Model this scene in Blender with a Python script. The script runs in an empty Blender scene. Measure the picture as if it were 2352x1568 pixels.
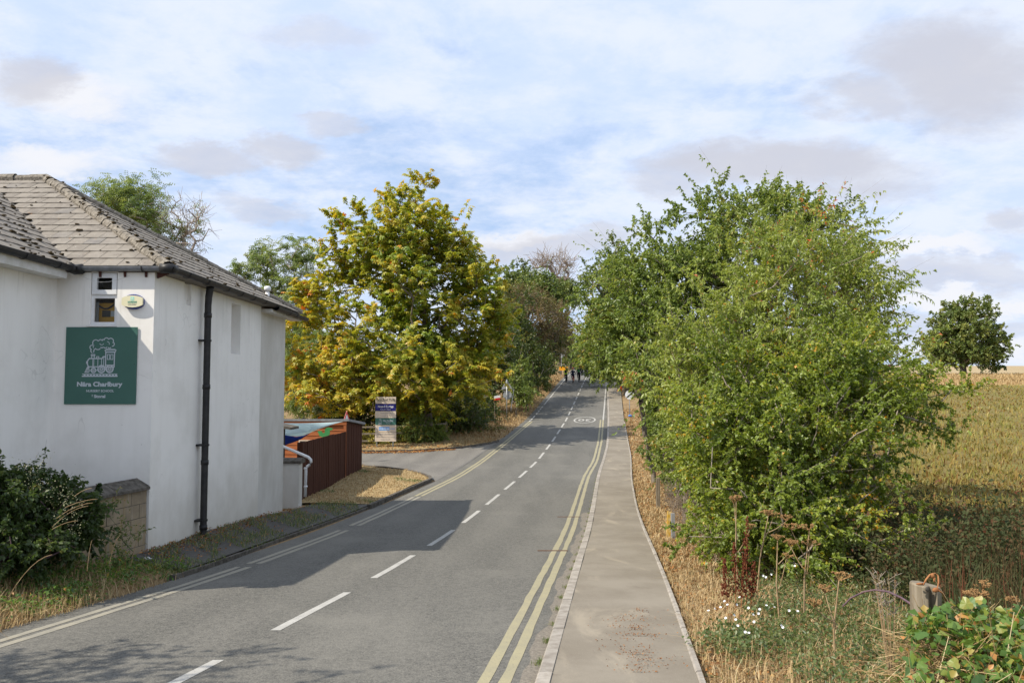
import bpy, math, random
import numpy as np
from mathutils import Matrix, Vector

random.seed(7)
rng = np.random.default_rng(11)
scn = bpy.context.scene
COL = scn.collection
R = math.radians

# ------------------------------------------------------------------ camera
# eye level of the photographer is z = 0; the road lies 2.7 to 3.9 m below
F, CX, CY, HOR = 1829.0, 1176.0, 784.0, 888.0
PITCH = math.atan((HOR - CY) / F)
cam_d = bpy.data.cameras.new('camera')
cam = bpy.data.objects.new('camera', cam_d)
COL.objects.link(cam)
cam_d.sensor_width = 36.0
cam_d.lens = 36.0 * F / 2352.0
cam_d.clip_start = 0.1
cam_d.clip_end = 5000
cam.location = (0, 0, 0)
cam.rotation_euler = (math.pi / 2 + PITCH, 0, 0)
scn.camera = cam

# ------------------------------------------------------------------ light
SUN_TRAVEL = Vector((0.84, 0.40, -1.0)).normalized()
to_sun = -SUN_TRAVEL
sun_d = bpy.data.lights.new('sun', 'SUN')
sun_d.energy = 4.9
sun_d.angle = R(0.5)
sun_d.color = (1.0, 0.92, 0.79)
sun = bpy.data.objects.new('sun', sun_d)
COL.objects.link(sun)
sun.rotation_euler = SUN_TRAVEL.to_track_quat('-Z', 'Y').to_euler()
sun.location = (-30, -20, 40)
scn.view_settings.view_transform = 'Standard'
scn.view_settings.look = 'None'
scn.view_settings.exposure = 0.30
scn.view_settings.gamma = 1.0
scn.view_settings.use_curve_mapping = False
scn.cycles.max_bounces = 6
scn.cycles.diffuse_bounces = 3
scn.cycles.transmission_bounces = 4
scn.cycles.transparent_max_bounces = 4
scn.cycles.use_denoising = True
scn.cycles.use_adaptive_sampling = False
scn.cycles.denoising_prefilter = 'ACCURATE'

# ------------------------------------------------------------------ node helpers
class NT:
    def __init__(s, tree):
        s.t = tree
    def n(s, typ, ins=None, **props):
        nd = s.t.nodes.new(typ)
        for k, v in props.items():
            setattr(nd, k, v)
        for k, v in (ins or {}).items():
            sock = nd.inputs[k]
            if isinstance(v, bpy.types.NodeSocket):
                s.t.links.new(v, sock)
            else:
                if sock.type == 'RGBA' and len(v) == 3:
                    v = (*v, 1)
                sock.default_value = v
        return nd
    def m(s, op, a, b=0.0, c=0.0, clamp=False):
        return s.n('ShaderNodeMath', {0: a, 1: b, 2: c}, operation=op, use_clamp=clamp).outputs[0]
    def mix(s, f, a, b, blend='MIX'):
        nd = s.n('ShaderNodeMix', None, data_type='RGBA', blend_type=blend)
        for i, v in ((0, f), (6, a), (7, b)):
            if isinstance(v, bpy.types.NodeSocket):
                s.t.links.new(v, nd.inputs[i])
            else:
                nd.inputs[i].default_value = v if i == 0 else (*v[:3], 1)
        return nd.outputs[2]
    def ramp(s, f, stops, interp='LINEAR'):
        nd = s.n('ShaderNodeValToRGB', {0: f})
        nd.color_ramp.interpolation = interp
        els = nd.color_ramp.elements
        while len(els) < len(stops):
            els.new(0.5)
        for e, (p, c) in zip(els, stops):
            e.position = p
            e.color = (*c, 1) if len(c) == 3 else c
        return nd.outputs[0]
    def step(s, f, a, b):
        return s.n('ShaderNodeMapRange', {0: f, 1: a, 2: b, 3: 0.0, 4: 1.0}, interpolation_type='SMOOTHSTEP').outputs[0]
    def noise(s, vec, scale, detail=4, rough=0.55, dist=0.0, dim='3D'):
        return s.n('ShaderNodeTexNoise', {'Vector': vec, 'Scale': scale, 'Detail': detail, 'Roughness': rough, 'Distortion': dist}, noise_dimensions=dim).outputs[0]

# ------------------------------------------------------------------ sky
world = bpy.data.worlds.new('World')
scn.world = world
world.use_nodes = True
wt = world.node_tree
wt.nodes.clear()
W = NT(wt)
SKY_STRENGTH = 0.1
sky = W.n('ShaderNodeTexSky', None, sky_type='NISHITA', sun_disc=False)
sky.sun_elevation = math.asin(to_sun.z)
sky.sun_rotation = math.atan2(to_sun.x, to_sun.y)
sky.altitude = 100
sky.air_density = 1.0
sky.dust_density = 0.6
sky.ozone_density = 1.6
dirv = W.n('ShaderNodeTexCoord').outputs['Generated']
sx = W.n('ShaderNodeSeparateXYZ', {0: dirv})
zc = W.m('MAXIMUM', sx.outputs[2], 0.0)
den = W.m('ADD', zc, 0.16)
pu = W.m('DIVIDE', sx.outputs[0], den)
pv = W.m('DIVIDE', sx.outputs[1], den)
pvec = W.n('ShaderNodeCombineXYZ', {0: pu, 1: pv, 2: 3.7}).outputs[0]
thin = W.noise(pvec, 0.95, 9, 0.62, 0.1)
fine = W.noise(pvec, 3.6, 8, 0.65, 0.15)
thinv = W.m('ADD', W.m('MULTIPLY', thin, 0.72), W.m('MULTIPLY', fine, 0.28))
cover = W.step(thinv, 0.30, 0.50)
# drifting grey-bottomed cumulus: direction tangents with soft warped outlines
yy = W.m('MAXIMUM', sx.outputs[1], 0.08)
tx = W.m('DIVIDE', sx.outputs[0], yy)
tz = W.m('DIVIDE', sx.outputs[2], yy)
tvec = W.n('ShaderNodeCombineXYZ', {0: tx, 1: W.m('MULTIPLY', tz, 2.2), 2: 1.3}).outputs[0]
w1 = W.n('ShaderNodeTexNoise', {'Vector': tvec, 'Scale': 4.2, 'Detail': 9.0, 'Roughness': 0.65})
wsep = W.n('ShaderNodeSeparateXYZ', {0: w1.outputs[1]})
wx = W.m('ADD', tx, W.m('MULTIPLY', W.m('SUBTRACT', wsep.outputs[0], 0.5), 0.26))
wz = W.m('ADD', tz, W.m('MULTIPLY', W.m('SUBTRACT', wsep.outputs[1], 0.5), 0.14))
def puff(cx, cz, rx, rz, hard=0.1):
    a = W.m('DIVIDE', W.m('SUBTRACT', wx, cx), rx)
    b = W.m('DIVIDE', W.m('SUBTRACT', wz, cz), rz)
    d = W.m('ADD', W.m('MULTIPLY', a, a), W.m('MULTIPLY', b, b))
    return W.step(W.m('ADD', d, W.m('MULTIPLY', W.m('SUBTRACT', fine, 0.5), 1.6)), 1.5, hard)
def sky_tan(px, py):
    return ((px - CX) / F, (HOR - py) / F)
grey = None
for px, py, rx, ry, k in ((1800, 385, 330, 75, 1), (1500, 425, 130, 40, .7), (2250, 150, 260, 140, 1), (1960, 200, 120, 60, .8), (460, 362, 130, 38, .8), (640, 345, 90, 40, .8), (20, 170, 110, 80, .9), (700, 70, 160, 50, .45),
                          (790, 280, 95, 24, .6), (620, 470, 120, 30, .6), (1280, 545, 190, 42, .8), (2345, 515, 70, 45, .7), (2130, 628, 300, 28, .7), (2290, 620, 160, 30, .6), (2250, 745, 240, 26, .5)):
    c = sky_tan(px, py)
    p = W.m('MULTIPLY', puff(c[0], c[1], rx / F, ry / F), k)
    grey = p if grey is None else W.m('MAXIMUM', grey, p)
white = None
for px, py, rx, ry in ((2120, 575, 180, 24), (2230, 680, 260, 26), (1220, 515, 110, 22), (120, 200, 170, 60), (90, 360, 170, 45), (2280, 790, 200, 26)):
    c = sky_tan(px, py)
    p = puff(c[0], c[1], rx / F, ry / F)
    white = p if white is None else W.m('MAXIMUM', white, p)
K = 1.0 / SKY_STRENGTH
clear = W.mix(0.6, sky.outputs[0], (0.37 * K, 0.55 * K, 0.87 * K))
veil_c = W.mix(W.step(fine, 0.35, 0.65), (0.55 * K, 0.655 * K, 0.86 * K), (0.68 * K, 0.735 * K, 0.845 * K))
low = W.step(tz, 0.20, 0.02)
veil_c = W.mix(W.m('MULTIPLY', low, 0.35), veil_c, (0.67 * K, 0.72 * K, 0.82 * K))
cov2 = W.m('MULTIPLY', W.m('ADD', W.m('MULTIPLY', cover, 0.85), 0.15), 0.98)
skyc = W.mix(cov2, clear, veil_c)
skyc = W.mix(W.m('MULTIPLY', white, 0.95), skyc, (0.75 * K, 0.76 * K, 0.80 * K))
skyc = W.mix(W.m('MULTIPLY', grey, 0.85), skyc, (0.52 * K, 0.525 * K, 0.585 * K))
bg = W.n('ShaderNodeBackground', {0: skyc, 1: SKY_STRENGTH})
wo = W.n('ShaderNodeOutputWorld', {0: bg.outputs[0]})

# ------------------------------------------------------------------ materials
def new_mat(name):
    m = bpy.data.materials.new(name)
    m.use_nodes = True
    m.node_tree.nodes.clear()
    return m, NT(m.node_tree)

def finish(T, col, rough=0.8, spec=0.3, bump=None, bstr=0.3, bdist=0.01, metal=0.0):
    ins = {'Base Color': col, 'Roughness': rough, 'Specular IOR Level': spec, 'Metallic': metal}
    p = T.n('ShaderNodeBsdfPrincipled', ins)
    if bump is not None:
        b = T.n('ShaderNodeBump', {'Height': bump, 'Strength': bstr, 'Distance': bdist})
        T.t.links.new(b.outputs[0], p.inputs['Normal'])
    T.n('ShaderNodeOutputMaterial', {0: p.outputs[0]})

def wpos(T):
    return T.n('ShaderNodeNewGeometry').outputs['Position']

def stretch(T, v, s):
    return T.n('ShaderNodeMapping', {0: v, 'Scale': s}).outputs[0]

def pmat(name, c1, c2, scale=4, rough=0.8, spec=0.3, bstr=0.3, bscale=40, bdist=0.01, stretch_by=(1, 1, 1), metal=0.0, rnd=0.0):
    m, T = new_mat(name)
    v = stretch(T, wpos(T), stretch_by)
    f = T.step(T.noise(v, scale, 6, 0.6), 0.3, 0.7)
    c = T.mix(f, c1, c2)
    if rnd:
        r = T.n('ShaderNodeObjectInfo').outputs['Random']
        k = T.m('ADD', 1 - rnd, T.m('MULTIPLY', r, 2 * rnd))
        c = T.n('ShaderNodeVectorMath', {0: c, 'Scale': k}, operation='SCALE').outputs[0]
    finish(T, c, rough, spec, T.noise(v, bscale, 4, 0.6), bstr, bdist, metal)
    return m

def leaf_mat(name, stops, trans=0.42, rough=0.42, spec=0.5, gain=1.0):
    m, T = new_mat(name)
    a = T.n('ShaderNodeAttribute', None, attribute_name='tint')
    c = T.ramp(a.outputs['Fac'], [(q, tuple(min(.7, v * g_) for v, g_ in zip(cc, gain if isinstance(gain, tuple) else (gain,) * 3))) for q, cc in stops])
    p = T.n('ShaderNodeBsdfPrincipled', {'Base Color': c, 'Roughness': rough, 'Specular IOR Level': spec})
    tc = T.n('ShaderNodeHueSaturation', {'Hue': 0.49, 'Saturation': 1.1, 'Value': 1.35, 'Fac': 1.0, 'Color': c})
    t = T.n('ShaderNodeBsdfTranslucent', {0: tc.outputs[0]})
    mx = T.n('ShaderNodeMixShader', {0: trans, 1: p.outputs[0], 2: t.outputs[0]})
    T.n('ShaderNodeOutputMaterial', {0: mx.outputs[0]})
    return m

M = {}
M['bark'] = pmat('bark', (.11, .085, .065), (.24, .21, .17), 9, .9, .2, .6, 30, .02)
M['palebark'] = pmat('pale_bark', (.20, .165, .13), (.38, .33, .27), 9, .9, .2, .4, 30, .02)
M['deadwood'] = pmat('dead_wood', (.22, .18, .15), (.42, .35, .29), 9, .9, .2, .4, 30, .02)
M['white_render'] = None
def mk_render():
    m, T = new_mat('white_render')
    v = wpos(T)
    streak = T.step(T.noise(stretch(T, v, (5, 5, .45)), 1.0, 6, .6), .42, .75)
    blot = T.step(T.noise(v, .9, 5, .6), .42, .72)
    z = T.n('ShaderNodeSeparateXYZ', {0: v}).outputs[2]
    splash = T.m('MULTIPLY', T.step(T.m('ADD', z, T.m('MULTIPLY', T.noise(v, 1.6, 5, .6), 1.8)), -.1, -3.2), .75)
    c = T.mix(T.m('MULTIPLY', streak, .20), (.89, .865, .82), (.70, .67, .615))
    c = T.mix(T.m('MULTIPLY', blot, .35), c, (.60, .575, .52))
    c = T.mix(splash, c, (.52, .475, .395))
    drip = T.m('MULTIPLY', T.step(T.noise(stretch(T, v, (7, 7, .35)), 1.0, 5, .65), .54, .72), T.step(z, .2, 2.0))
    c = T.mix(T.m('MULTIPLY', drip, .3), c, (.44, .42, .385))
    crk = T.m('ABSOLUTE', T.m('SUBTRACT', T.noise(stretch(T, v, (1, 1, .55)), .9, 3, .5, .4), .5))
    crm = T.m('MULTIPLY', T.step(crk, .0028, .0008), T.step(T.noise(v, .55, 2), .50, .60))
    c = T.mix(T.m('MULTIPLY', crm, .22), c, (.36, .34, .31))
    fine = T.noise(v, 60, 3, .6)
    spots = T.step(T.n('ShaderNodeTexVoronoi', {'Vector': v, 'Scale': 3.1}).outputs[0], .03, .012)
    c = T.mix(T.m('MULTIPLY', spots, .7), c, (.2, .18, .15))
    finish(T, c, .85, .25, T.m('ADD', T.m('MULTIPLY', fine, .3), T.m('MULTIPLY', T.noise(v, 2.5, 3), .8)), .15, .012)
    return m
M['white_render'] = mk_render()
M['grey_render'] = pmat('grey_render', (.66, .64, .595), (.55, .525, .475), 1.4, .88, .25, .1, 60, .008, (1, 1, .5))
M['upvc'] = pmat('white_upvc', (.80, .80, .80), (.72, .72, .71), 5, .35, .45, .05, 30, .002)
M['fascia'] = pmat('fascia_paint', (.70, .69, .67), (.55, .53, .48), 4, .6, .3, .2, 30, .004)
M['gutter_black'] = pmat('gutter_black', (.012, .012, .013), (.030, .028, .027), 6, .5, .35, .1, 20, .004)
M['gutter_grey'] = pmat('gutter_weathered', (.13, .14, .15), (.22, .23, .25), 6, .38, .5, .1, 20, .004)
M['rafter'] = pmat('rafter_red', (.085, .03, .022), (.05, .018, .015), 8, .7, .3, .2, 30, .004)

def mk_tile():
    m, T = new_mat('roof_tile')
    v = wpos(T)
    r = T.n('ShaderNodeObjectInfo').outputs['Random']
    base = T.ramp(r, [(0, (.175, .155, .135)), (.45, (.215, .192, .165)), (.9, (.240, .215, .185)), (1, (.165, .155, .148))])
    c = T.mix(T.m('MULTIPLY', T.step(T.noise(v, 5, 6, .65), .4, .7), .55), base, (.30, .275, .235))
    lich = T.step(T.n('ShaderNodeTexVoronoi', {'Vector': v, 'Scale': 14.0, 'Randomness': 1.0}).outputs[0], .17, .09)
    lm = T.m('MULTIPLY', lich, T.step(T.noise(v, 2.2, 4), .45, .62))
    c = T.mix(lm, c, (.50, .48, .42))
    org = T.m('MULTIPLY', T.step(T.noise(stretch(T, v, (1.3, 1.3, 1.3)), 4.3, 6, .6), .66, .72), .7)
    c = T.mix(org, c, (.33, .16, .05))
    moss = T.m('MULTIPLY', T.step(T.noise(v, 7.5, 6, .7), .62, .68), .85)
    c = T.mix(moss, c, (.06, .045, .025))
    finish(T, c, .92, .2, T.noise(v, 28, 6, .7), .5, .012)
    return m
M['tile'] = mk_tile()
M['mortar'] = pmat('mortar_cap', (.12, .105, .085), (.30, .27, .225), 14, .95, .15, .8, 16, .04)
M['moss'] = pmat('moss', (.035, .028, .016), (.085, .06, .03), 20, 1, .1, .6, 60, .02)

def mk_block():
    m, T = new_mat('concrete_block')
    v = wpos(T)
    c = T.mix(T.step(T.noise(v, 3, 6, .65), .35, .7), (.33, .265, .18), (.25, .20, .14))
    c = T.mix(T.m('MULTIPLY', T.step(T.noise(stretch(T, v, (5, 5, .8)), 1.3, 5, .6), .5, .7), .75), c, (.34, .24, .10))
    c = T.mix(T.m('MULTIPLY', T.step(T.noise(stretch(T, v, (9, 9, .9)), 1.7, 5, .6), .58, .72), .6), c, (.42, .39, .34))
    finish(T, c, .95, .15, T.noise(v, 45, 5, .7), .5, .01)
    return m
M['block'] = mk_block()
M['coping'] = pmat('coping_stone', (.065, .057, .047), (.15, .135, .115), 8, .95, .2, .6, 30, .015)

def mk_asphalt(name, dark, light, patch, speck=1.0):
    m, T = new_mat(name)
    v = wpos(T)
    agg = T.noise(v, 42, 3, .8)
    agg2 = T.n('ShaderNodeTexVoronoi', {'Vector': v, 'Scale': 48.0}).outputs[0]
    big = T.noise(stretch(T, v, (1.4, .22, 1)), .9, 6, .6)
    mid = T.noise(v, 13, 5, .8)
    sep = T.n('ShaderNodeSeparateXYZ', {0: v})
    lat = T.m('SUBTRACT', sep.outputs[0], T.m('MULTIPLY', sep.outputs[1], .135))
    trk = T.m('ADD', T.m('MULTIPLY', T.m('COSINE', T.m('MULTIPLY', T.m('ADD', lat, 4.85), 4.19)), .5), .5)
    bigv = T.m('ADD', T.m('MULTIPLY', big, .8), T.m('MULTIPLY', trk, .16))
    c = T.mix(T.step(bigv, .30, .68), dark, light)
    c = T.mix(T.m('MULTIPLY', T.step(mid, .42, .66), .45 * speck), c, patch)
    c = T.mix(T.m('MULTIPLY', T.step(mid, .50, .34), .45 * speck), c, (.055, .053, .049))
    c = T.mix(T.m('MULTIPLY', T.step(agg, .46, .66), .75 * speck), c, patch)
    c = T.mix(T.m('MULTIPLY', T.step(agg, .44, .30), .6 * speck), c, (.04, .039, .036))
    c = T.mix(T.m('MULTIPLY', T.step(agg2, .26, .06), .45 * speck), c, (.30, .29, .27))
    c = T.mix(T.m('MULTIPLY', T.step(T.noise(stretch(T, v, (.5, 2.6, 1)), 1.6, 8, .7, .6), .66, .72), .45), c, (.035, .034, .033))
    c = T.mix(T.m('MULTIPLY', T.step(T.noise(v, .35, 5, .6), .5, .75), .5), c, patch)
    finish(T, c, .86, .3, T.m('ADD', agg, T.m('MULTIPLY', agg2, .6)), .55, .012)
    return m
M['asphalt'] = mk_asphalt('road_asphalt', (.082, .080, .072), (.122, .117, .104), (.20, .19, .165))
M['side_asphalt'] = mk_asphalt('side_road_asphalt', (.115, .108, .10), (.165, .155, .14), (.23, .215, .19))
M['foot_asphalt'] = mk_asphalt('footway_asphalt', (.055, .052, .048), (.085, .08, .072), (.12, .11, .095))

def mk_pave():
    m, T = new_mat('pavement_asphalt')
    v = wpos(T)
    c = T.mix(T.step(T.noise(v, .8, 6, .6), .35, .7), (.185, .160, .125), (.240, .212, .170))
    c = T.mix(T.m('MULTIPLY', T.step(T.noise(stretch(T, v, (1.1, .35, 1)), 1.3, 6, .65, .8), .52, .70), .85), c, (.30, .26, .20))
    c = T.mix(T.m('MULTIPLY', T.step(T.noise(v, 2.3, 7, .7, .5), .58, .74), .55), c, (.13, .105, .08))
    c = T.mix(T.m('MULTIPLY', T.step(T.noise(v, 90, 2, .8), .5, .75), .35), c, (.36, .32, .27))
    debris = T.m('MULTIPLY', T.step(T.n('ShaderNodeTexVoronoi', {'Vector': stretch(T, v, (1, 1.6, 1)), 'Scale': 9.0}).outputs[0], .10, .05), T.step(T.noise(v, 1.4, 3), .5, .6))
    c = T.mix(T.m('MULTIPLY', debris, .7), c, (.11, .075, .045))
    finish(T, c, .9, .25, T.noise(v, 80, 4, .75), .45, .008)
    return m
M['pave'] = mk_pave()
M['kerb'] = pmat('kerb_concrete', (.24, .212, .18), (.36, .33, .29), 7, .92, .2, .5, 50, .008, rnd=.10)
def mk_paint(name, c1, c2, worn):
    m, T = new_mat(name)
    v = wpos(T)
    c = T.mix(T.step(T.noise(v, 3.5, 6, .65), .3, .7), c1, c2)
    w = T.m('MAXIMUM', T.m('MULTIPLY', T.step(T.noise(v, 38, 4, .8), .55, .65), .75), T.m('MULTIPLY', T.step(T.noise(stretch(T, v, (1, 5, 1)), 5, 6, .75), .63, .70), .8))
    c = T.mix(w, c, worn)
    finish(T, c, .75, .3, T.noise(v, 60, 4, .7), .35, .006)
    return m
M['paint_white'] = mk_paint('road_paint_white', (.43, .42, .39), (.35, .34, .315), (.17, .165, .155))
M['paint_yellow'] = mk_paint('road_paint_yellow', (.33, .295, .185), (.285, .26, .175), (.18, .17, .135))
M['paint_cream'] = mk_paint('road_paint_cream', (.31, .285, .225), (.255, .24, .20), (.17, .16, .14))

def mk_ground(name, cols, s=1.0):
    m, T = new_mat(name)
    v = wpos(T)
    c = T.mix(T.step(T.noise(v, .55 * s, 6, .6), .36, .66), cols[0], cols[1])
    c = T.mix(T.m('MULTIPLY', T.step(T.noise(v, 3.2 * s, 6, .7), .45, .68), .8), c, cols[2])
    c = T.mix(T.m('MULTIPLY', T.step(T.noise(v, 17 * s, 4, .75), .48, .66), .6), c, cols[3])
    finish(T, c, .95, .15, T.noise(v, 22, 6, .75), .8, .04)
    return m
M['verge'] = mk_ground('dry_verge', ((.30, .205, .105), (.20, .135, .075), (.115, .085, .05), (.38, .28, .15)))
M['soil'] = mk_ground('hedge_soil', ((.10, .075, .045), (.075, .07, .035), (.05, .04, .025), (.17, .12, .065)))
M['lawn'] = mk_ground('parched_grass', ((.36, .265, .135), (.30, .22, .115), (.20, .165, .075), (.42, .32, .18)))
M['field'] = mk_ground('weedy_field', ((.18, .14, .050), (.155, .15, .044), (.145, .085, .035), (.23, .19, .072)), .5)
M['goldfield'] = mk_ground('golden_margin', ((.36, .265, .11), (.31, .225, .09), (.24, .17, .07), (.42, .32, .15)), .3)
M['stubble'] = mk_ground('stubble_field', ((.37, .285, .165), (.33, .255, .145), (.30, .225, .125), (.41, .33, .20)), .15)
M['gravel'] = pmat('channel_grit', (.145, .13, .108), (.25, .222, .185), 30, .95, .2, .8, 70, .012)

G = [(0, (.030, .055, .012)), (.35, (.060, .100, .018)), (.7, (.105, .150, .030)), (.9, (.165, .190, .042)), (1, (.27, .20, .05))]
M['leaf_haw'] = leaf_mat('hawthorn_leaf', [(0, (.050, .076, .018)), (.4, (.098, .130, .032)), (.75, (.150, .178, .046)), (.92, (.205, .195, .05)), (1, (.33, .17, .03))], gain=(2.0, 2.0, 1.25))
M['leaf_spin'] = leaf_mat('spindle_leaf', [(0, (.066, .090, .024)), (.4, (.118, .152, .044)), (.8, (.172, .195, .066)), (.96, (.20, .20, .06)), (1, (.32, .10, .06))], gain=(1.95, 1.95, 1.3))
M['leaf_plum'] = leaf_mat('blackthorn_leaf', [(0, (.048, .076, .020)), (.5, (.092, .128, .036)), (.9, (.145, .175, .056)), (1, (.20, .18, .05))], gain=(2.0, 1.95, 1.4))
M['leaf_ivy'] = leaf_mat('hedge_leaf', [(0, (.042, .066, .018)), (.5, (.080, .112, .032)), (.9, (.13, .155, .05)), (1, (.22, .17, .06))], gain=(2.05, 2.0, 1.5))
M['leaf_yel'] = leaf_mat('yellowing_leaf', [(0, (.085, .10, .018)), (.5, (.17, .17, .03)), (1, (.30, .24, .04))], gain=1.5)
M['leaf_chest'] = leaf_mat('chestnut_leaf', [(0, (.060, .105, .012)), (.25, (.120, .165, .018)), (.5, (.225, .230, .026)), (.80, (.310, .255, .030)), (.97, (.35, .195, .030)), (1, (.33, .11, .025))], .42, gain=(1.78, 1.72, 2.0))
M['leaf_ash'] = leaf_mat('ash_leaf', [(0, (.060, .095, .026)), (.5, (.115, .155, .042)), (1, (.19, .21, .06))], .42, gain=1.6)
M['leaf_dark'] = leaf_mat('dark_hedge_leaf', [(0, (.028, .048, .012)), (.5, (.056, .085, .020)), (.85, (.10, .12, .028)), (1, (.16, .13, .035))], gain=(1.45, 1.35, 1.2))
M['leaf_brown'] = leaf_mat('browning_leaf', [(0, (.075, .080, .025)), (.5, (.135, .110, .045)), (1, (.20, .13, .075))], gain=1.35)
M['leaf_oak'] = leaf_mat('oak_leaf', [(0, (.045, .072, .022)), (.5, (.082, .112, .032)), (1, (.14, .15, .045))], .3, gain=(2.0, 1.95, 1.7))
M['leaf_bramble'] = leaf_mat('bramble_leaf', [(0, (.028, .060, .016)), (.45, (.065, .125, .026)), (.75, (.125, .175, .035)), (.92, (.25, .20, .05)), (1, (.36, .18, .06))], gain=1.6)
M['leaf_mound'] = leaf_mat('mound_leaf', [(0, (.028, .050, .014)), (.45, (.060, .098, .024)), (.75, (.11, .145, .04)), (.95, (.20, .18, .06)), (1, (.28, .15, .06))], gain=1.05)
M['leaf_weed'] = leaf_mat('weed_leaf', [(0, (.045, .075, .022)), (.5, (.095, .130, .040)), (.85, (.16, .17, .06)), (1, (.30, .22, .10))], gain=1.3)
M['straw'] = leaf_mat('straw', [(0, (.17, .10, .045)), (.35, (.33, .225, .105)), (.7, (.48, .36, .19)), (.95, (.58, .47, .29)), (1, (.12, .15, .05))], .2, .7, .2)
M['field_grass'] = leaf_mat('field_grass_blade', [(0, (.16, .070, .024)), (.25, (.235, .155, .046)), (.5, (.29, .225, .064)), (.8, (.200, .210, .052)), (1, (.38, .31, .12))], .3, .7, .2)
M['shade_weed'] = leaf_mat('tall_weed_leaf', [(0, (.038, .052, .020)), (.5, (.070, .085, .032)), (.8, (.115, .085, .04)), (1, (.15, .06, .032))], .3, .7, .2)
M['litter'] = leaf_mat('leaf_litter', [(0, (.14, .06, .025)), (.5, (.33, .15, .05)), (.85, (.46, .24, .085)), (1, (.50, .38, .16))], .15, .8, .2)
M['cream_flower'] = leaf_mat('cream_flower', [(0, (.30, .30, .16)), (1, (.50, .48, .30))], .2)
M['umbel'] = pmat('dry_umbel', (.20, .11, .045), (.36, .22, .10), 20, .95, .1, .3, 60)
M['dry_stem'] = pmat('dry_stem', (.25, .16, .08), (.40, .30, .18), 12, .9, .2, .2, 40)
M['dock'] = pmat('dock_seed', (.085, .022, .012), (.15, .05, .026), 15, .95, .1, .4, 60)
M['bramble_stem'] = pmat('bramble_stem', (.09, .055, .075), (.16, .10, .11), 12, .7, .3, .1, 40)
M['vine_dead'] = pmat('dead_vine', (.26, .10, .04), (.36, .17, .07), 14, .85, .2, .2, 40)
M['twig'] = pmat('twig', (.16, .12, .09), (.30, .25, .20), 14, .9, .2, .2, 40)
M['petal'] = pmat('white_petal', (.78, .78, .78), (.70, .70, .72), 14, .6, .3, .05, 40)
M['thistle'] = pmat('pink_flower', (.32, .08, .25), (.25, .06, .20), 14, .7, .3, .05, 40)

def mk_wood(name, c1, c2, c3, axis=(14, 14, .8)):
    m, T = new_mat(name)
    v = T.n('ShaderNodeTexCoord').outputs['Object']
    g = T.noise(stretch(T, v, axis), 2.2, 6, .65, .5)
    c = T.ramp(g, [(.3, c1), (.5, c2), (.7, c3)])
    finish(T, c, .9, .2, g, .5, .01)
    return m
M['post_wood'] = mk_wood('weathered_post', (.11, .09, .065), (.21, .175, .125), (.29, .25, .19))
M['rail_wood'] = mk_wood('grey_rail', (.16, .135, .10), (.26, .225, .17), (.34, .30, .23), (.8, 14, 14))
M['shed_boards'] = mk_wood('orange_shiplap', (.24, .075, .03), (.34, .115, .045), (.40, .15, .06), (.8, 14, 14))
M['fence_boards'] = mk_wood('red_brown_boards', (.042, .015, .009), (.062, .022, .012), (.09, .034, .02))
M['steel'] = pmat('galvanised_steel', (.30, .31, .32), (.42, .43, .43), 8, .45, .5, .1, 30, .003, metal=.6)
M['sign_back'] = pmat('sign_back_grey', (.30, .31, .31), (.42, .43, .43), 3, .5, .4, .05, 30, .003, metal=.3)
M['post_grey'] = pmat('grey_post_paint', (.24, .25, .255), (.30, .31, .315), 8, .6, .4, .1, 30, .003)
M['post_blue'] = pmat('blue_grey_post', (.30, .37, .43), (.36, .43, .48), 8, .5, .4, .1, 30, .003)
M['marker_yellow'] = pmat('worn_yellow_paint', (.58, .34, .03), (.66, .50, .22), 9, .7, .3, .3, 40, .004)
M['sign_green'] = pmat('sign_green', (.050, .135, .108), (.056, .146, .118), 2, .4, .4, .03, 20, .001)
M['sign_print'] = pmat('pale_print', (.50, .55, .60), (.54, .58, .62), 3, .5, .3, .02, 20, .001)
M['panel_cream'] = pmat('cream_panel', (.55, .465, .37), (.60, .51, .41), 3, .5, .3, .05, 20, .001)
M['panel_navy'] = pmat('navy_panel', (.012, .012, .13), (.016, .016, .15), 3, .4, .4, .02, 20, .001)
M['print_black'] = pmat('black_print', (.02, .02, .02), (.03, .03, .03), 3, .6, .3, .02, 20, .001)
M['print_grey'] = pmat('grey_print', (.22, .21, .20), (.26, .25, .24), 3, .6, .3, .02, 20, .001)
M['print_blue'] = pmat('blue_print', (.05, .25, .62), (.06, .28, .66), 3, .5, .3, .02, 20, .001)
M['print_green'] = pmat('green_print', (.04, .30, .22), (.05, .33, .24), 3, .5, .3, .02, 20, .001)
M['print_aqua'] = pmat('aqua_print', (.20, .72, .64), (.22, .74, .66), 3, .5, .3, .02, 20, .001)
M['print_white'] = pmat('white_print', (.72, .72, .72), (.76, .76, .76), 3, .5, .3, .02, 20, .001)
M['alarm_cream'] = pmat('alarm_cover', (.74, .69, .45), (.78, .73, .50), 3, .4, .4, .02, 20, .001)
M['alarm_blue'] = pmat('alarm_back', (.03, .05, .20), (.04, .06, .24), 3, .4, .4, .02, 20, .001)
M['box_yellow'] = pmat('yellow_case', (.62, .33, .02), (.66, .36, .03), 3, .5, .4, .05, 20, .002)
M['dark_plastic'] = pmat('dark_plastic', (.03, .033, .035), (.045, .048, .05), 5, .5, .4, .05, 20, .002)
M['room_dark'] = pmat('dark_room', (.05, .05, .045), (.07, .07, .06), 3, .9, .2, .05, 20, .002)
M['paper'] = pmat('pale_paper', (.50, .55, .58), (.58, .62, .64), 3, .7, .2, .02, 20, .001)
M['sail_aqua'] = leaf_mat('aqua_canvas', [(0, (.56, .88, .81)), (1, (.60, .90, .83))], .3, .8, .1)
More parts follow.
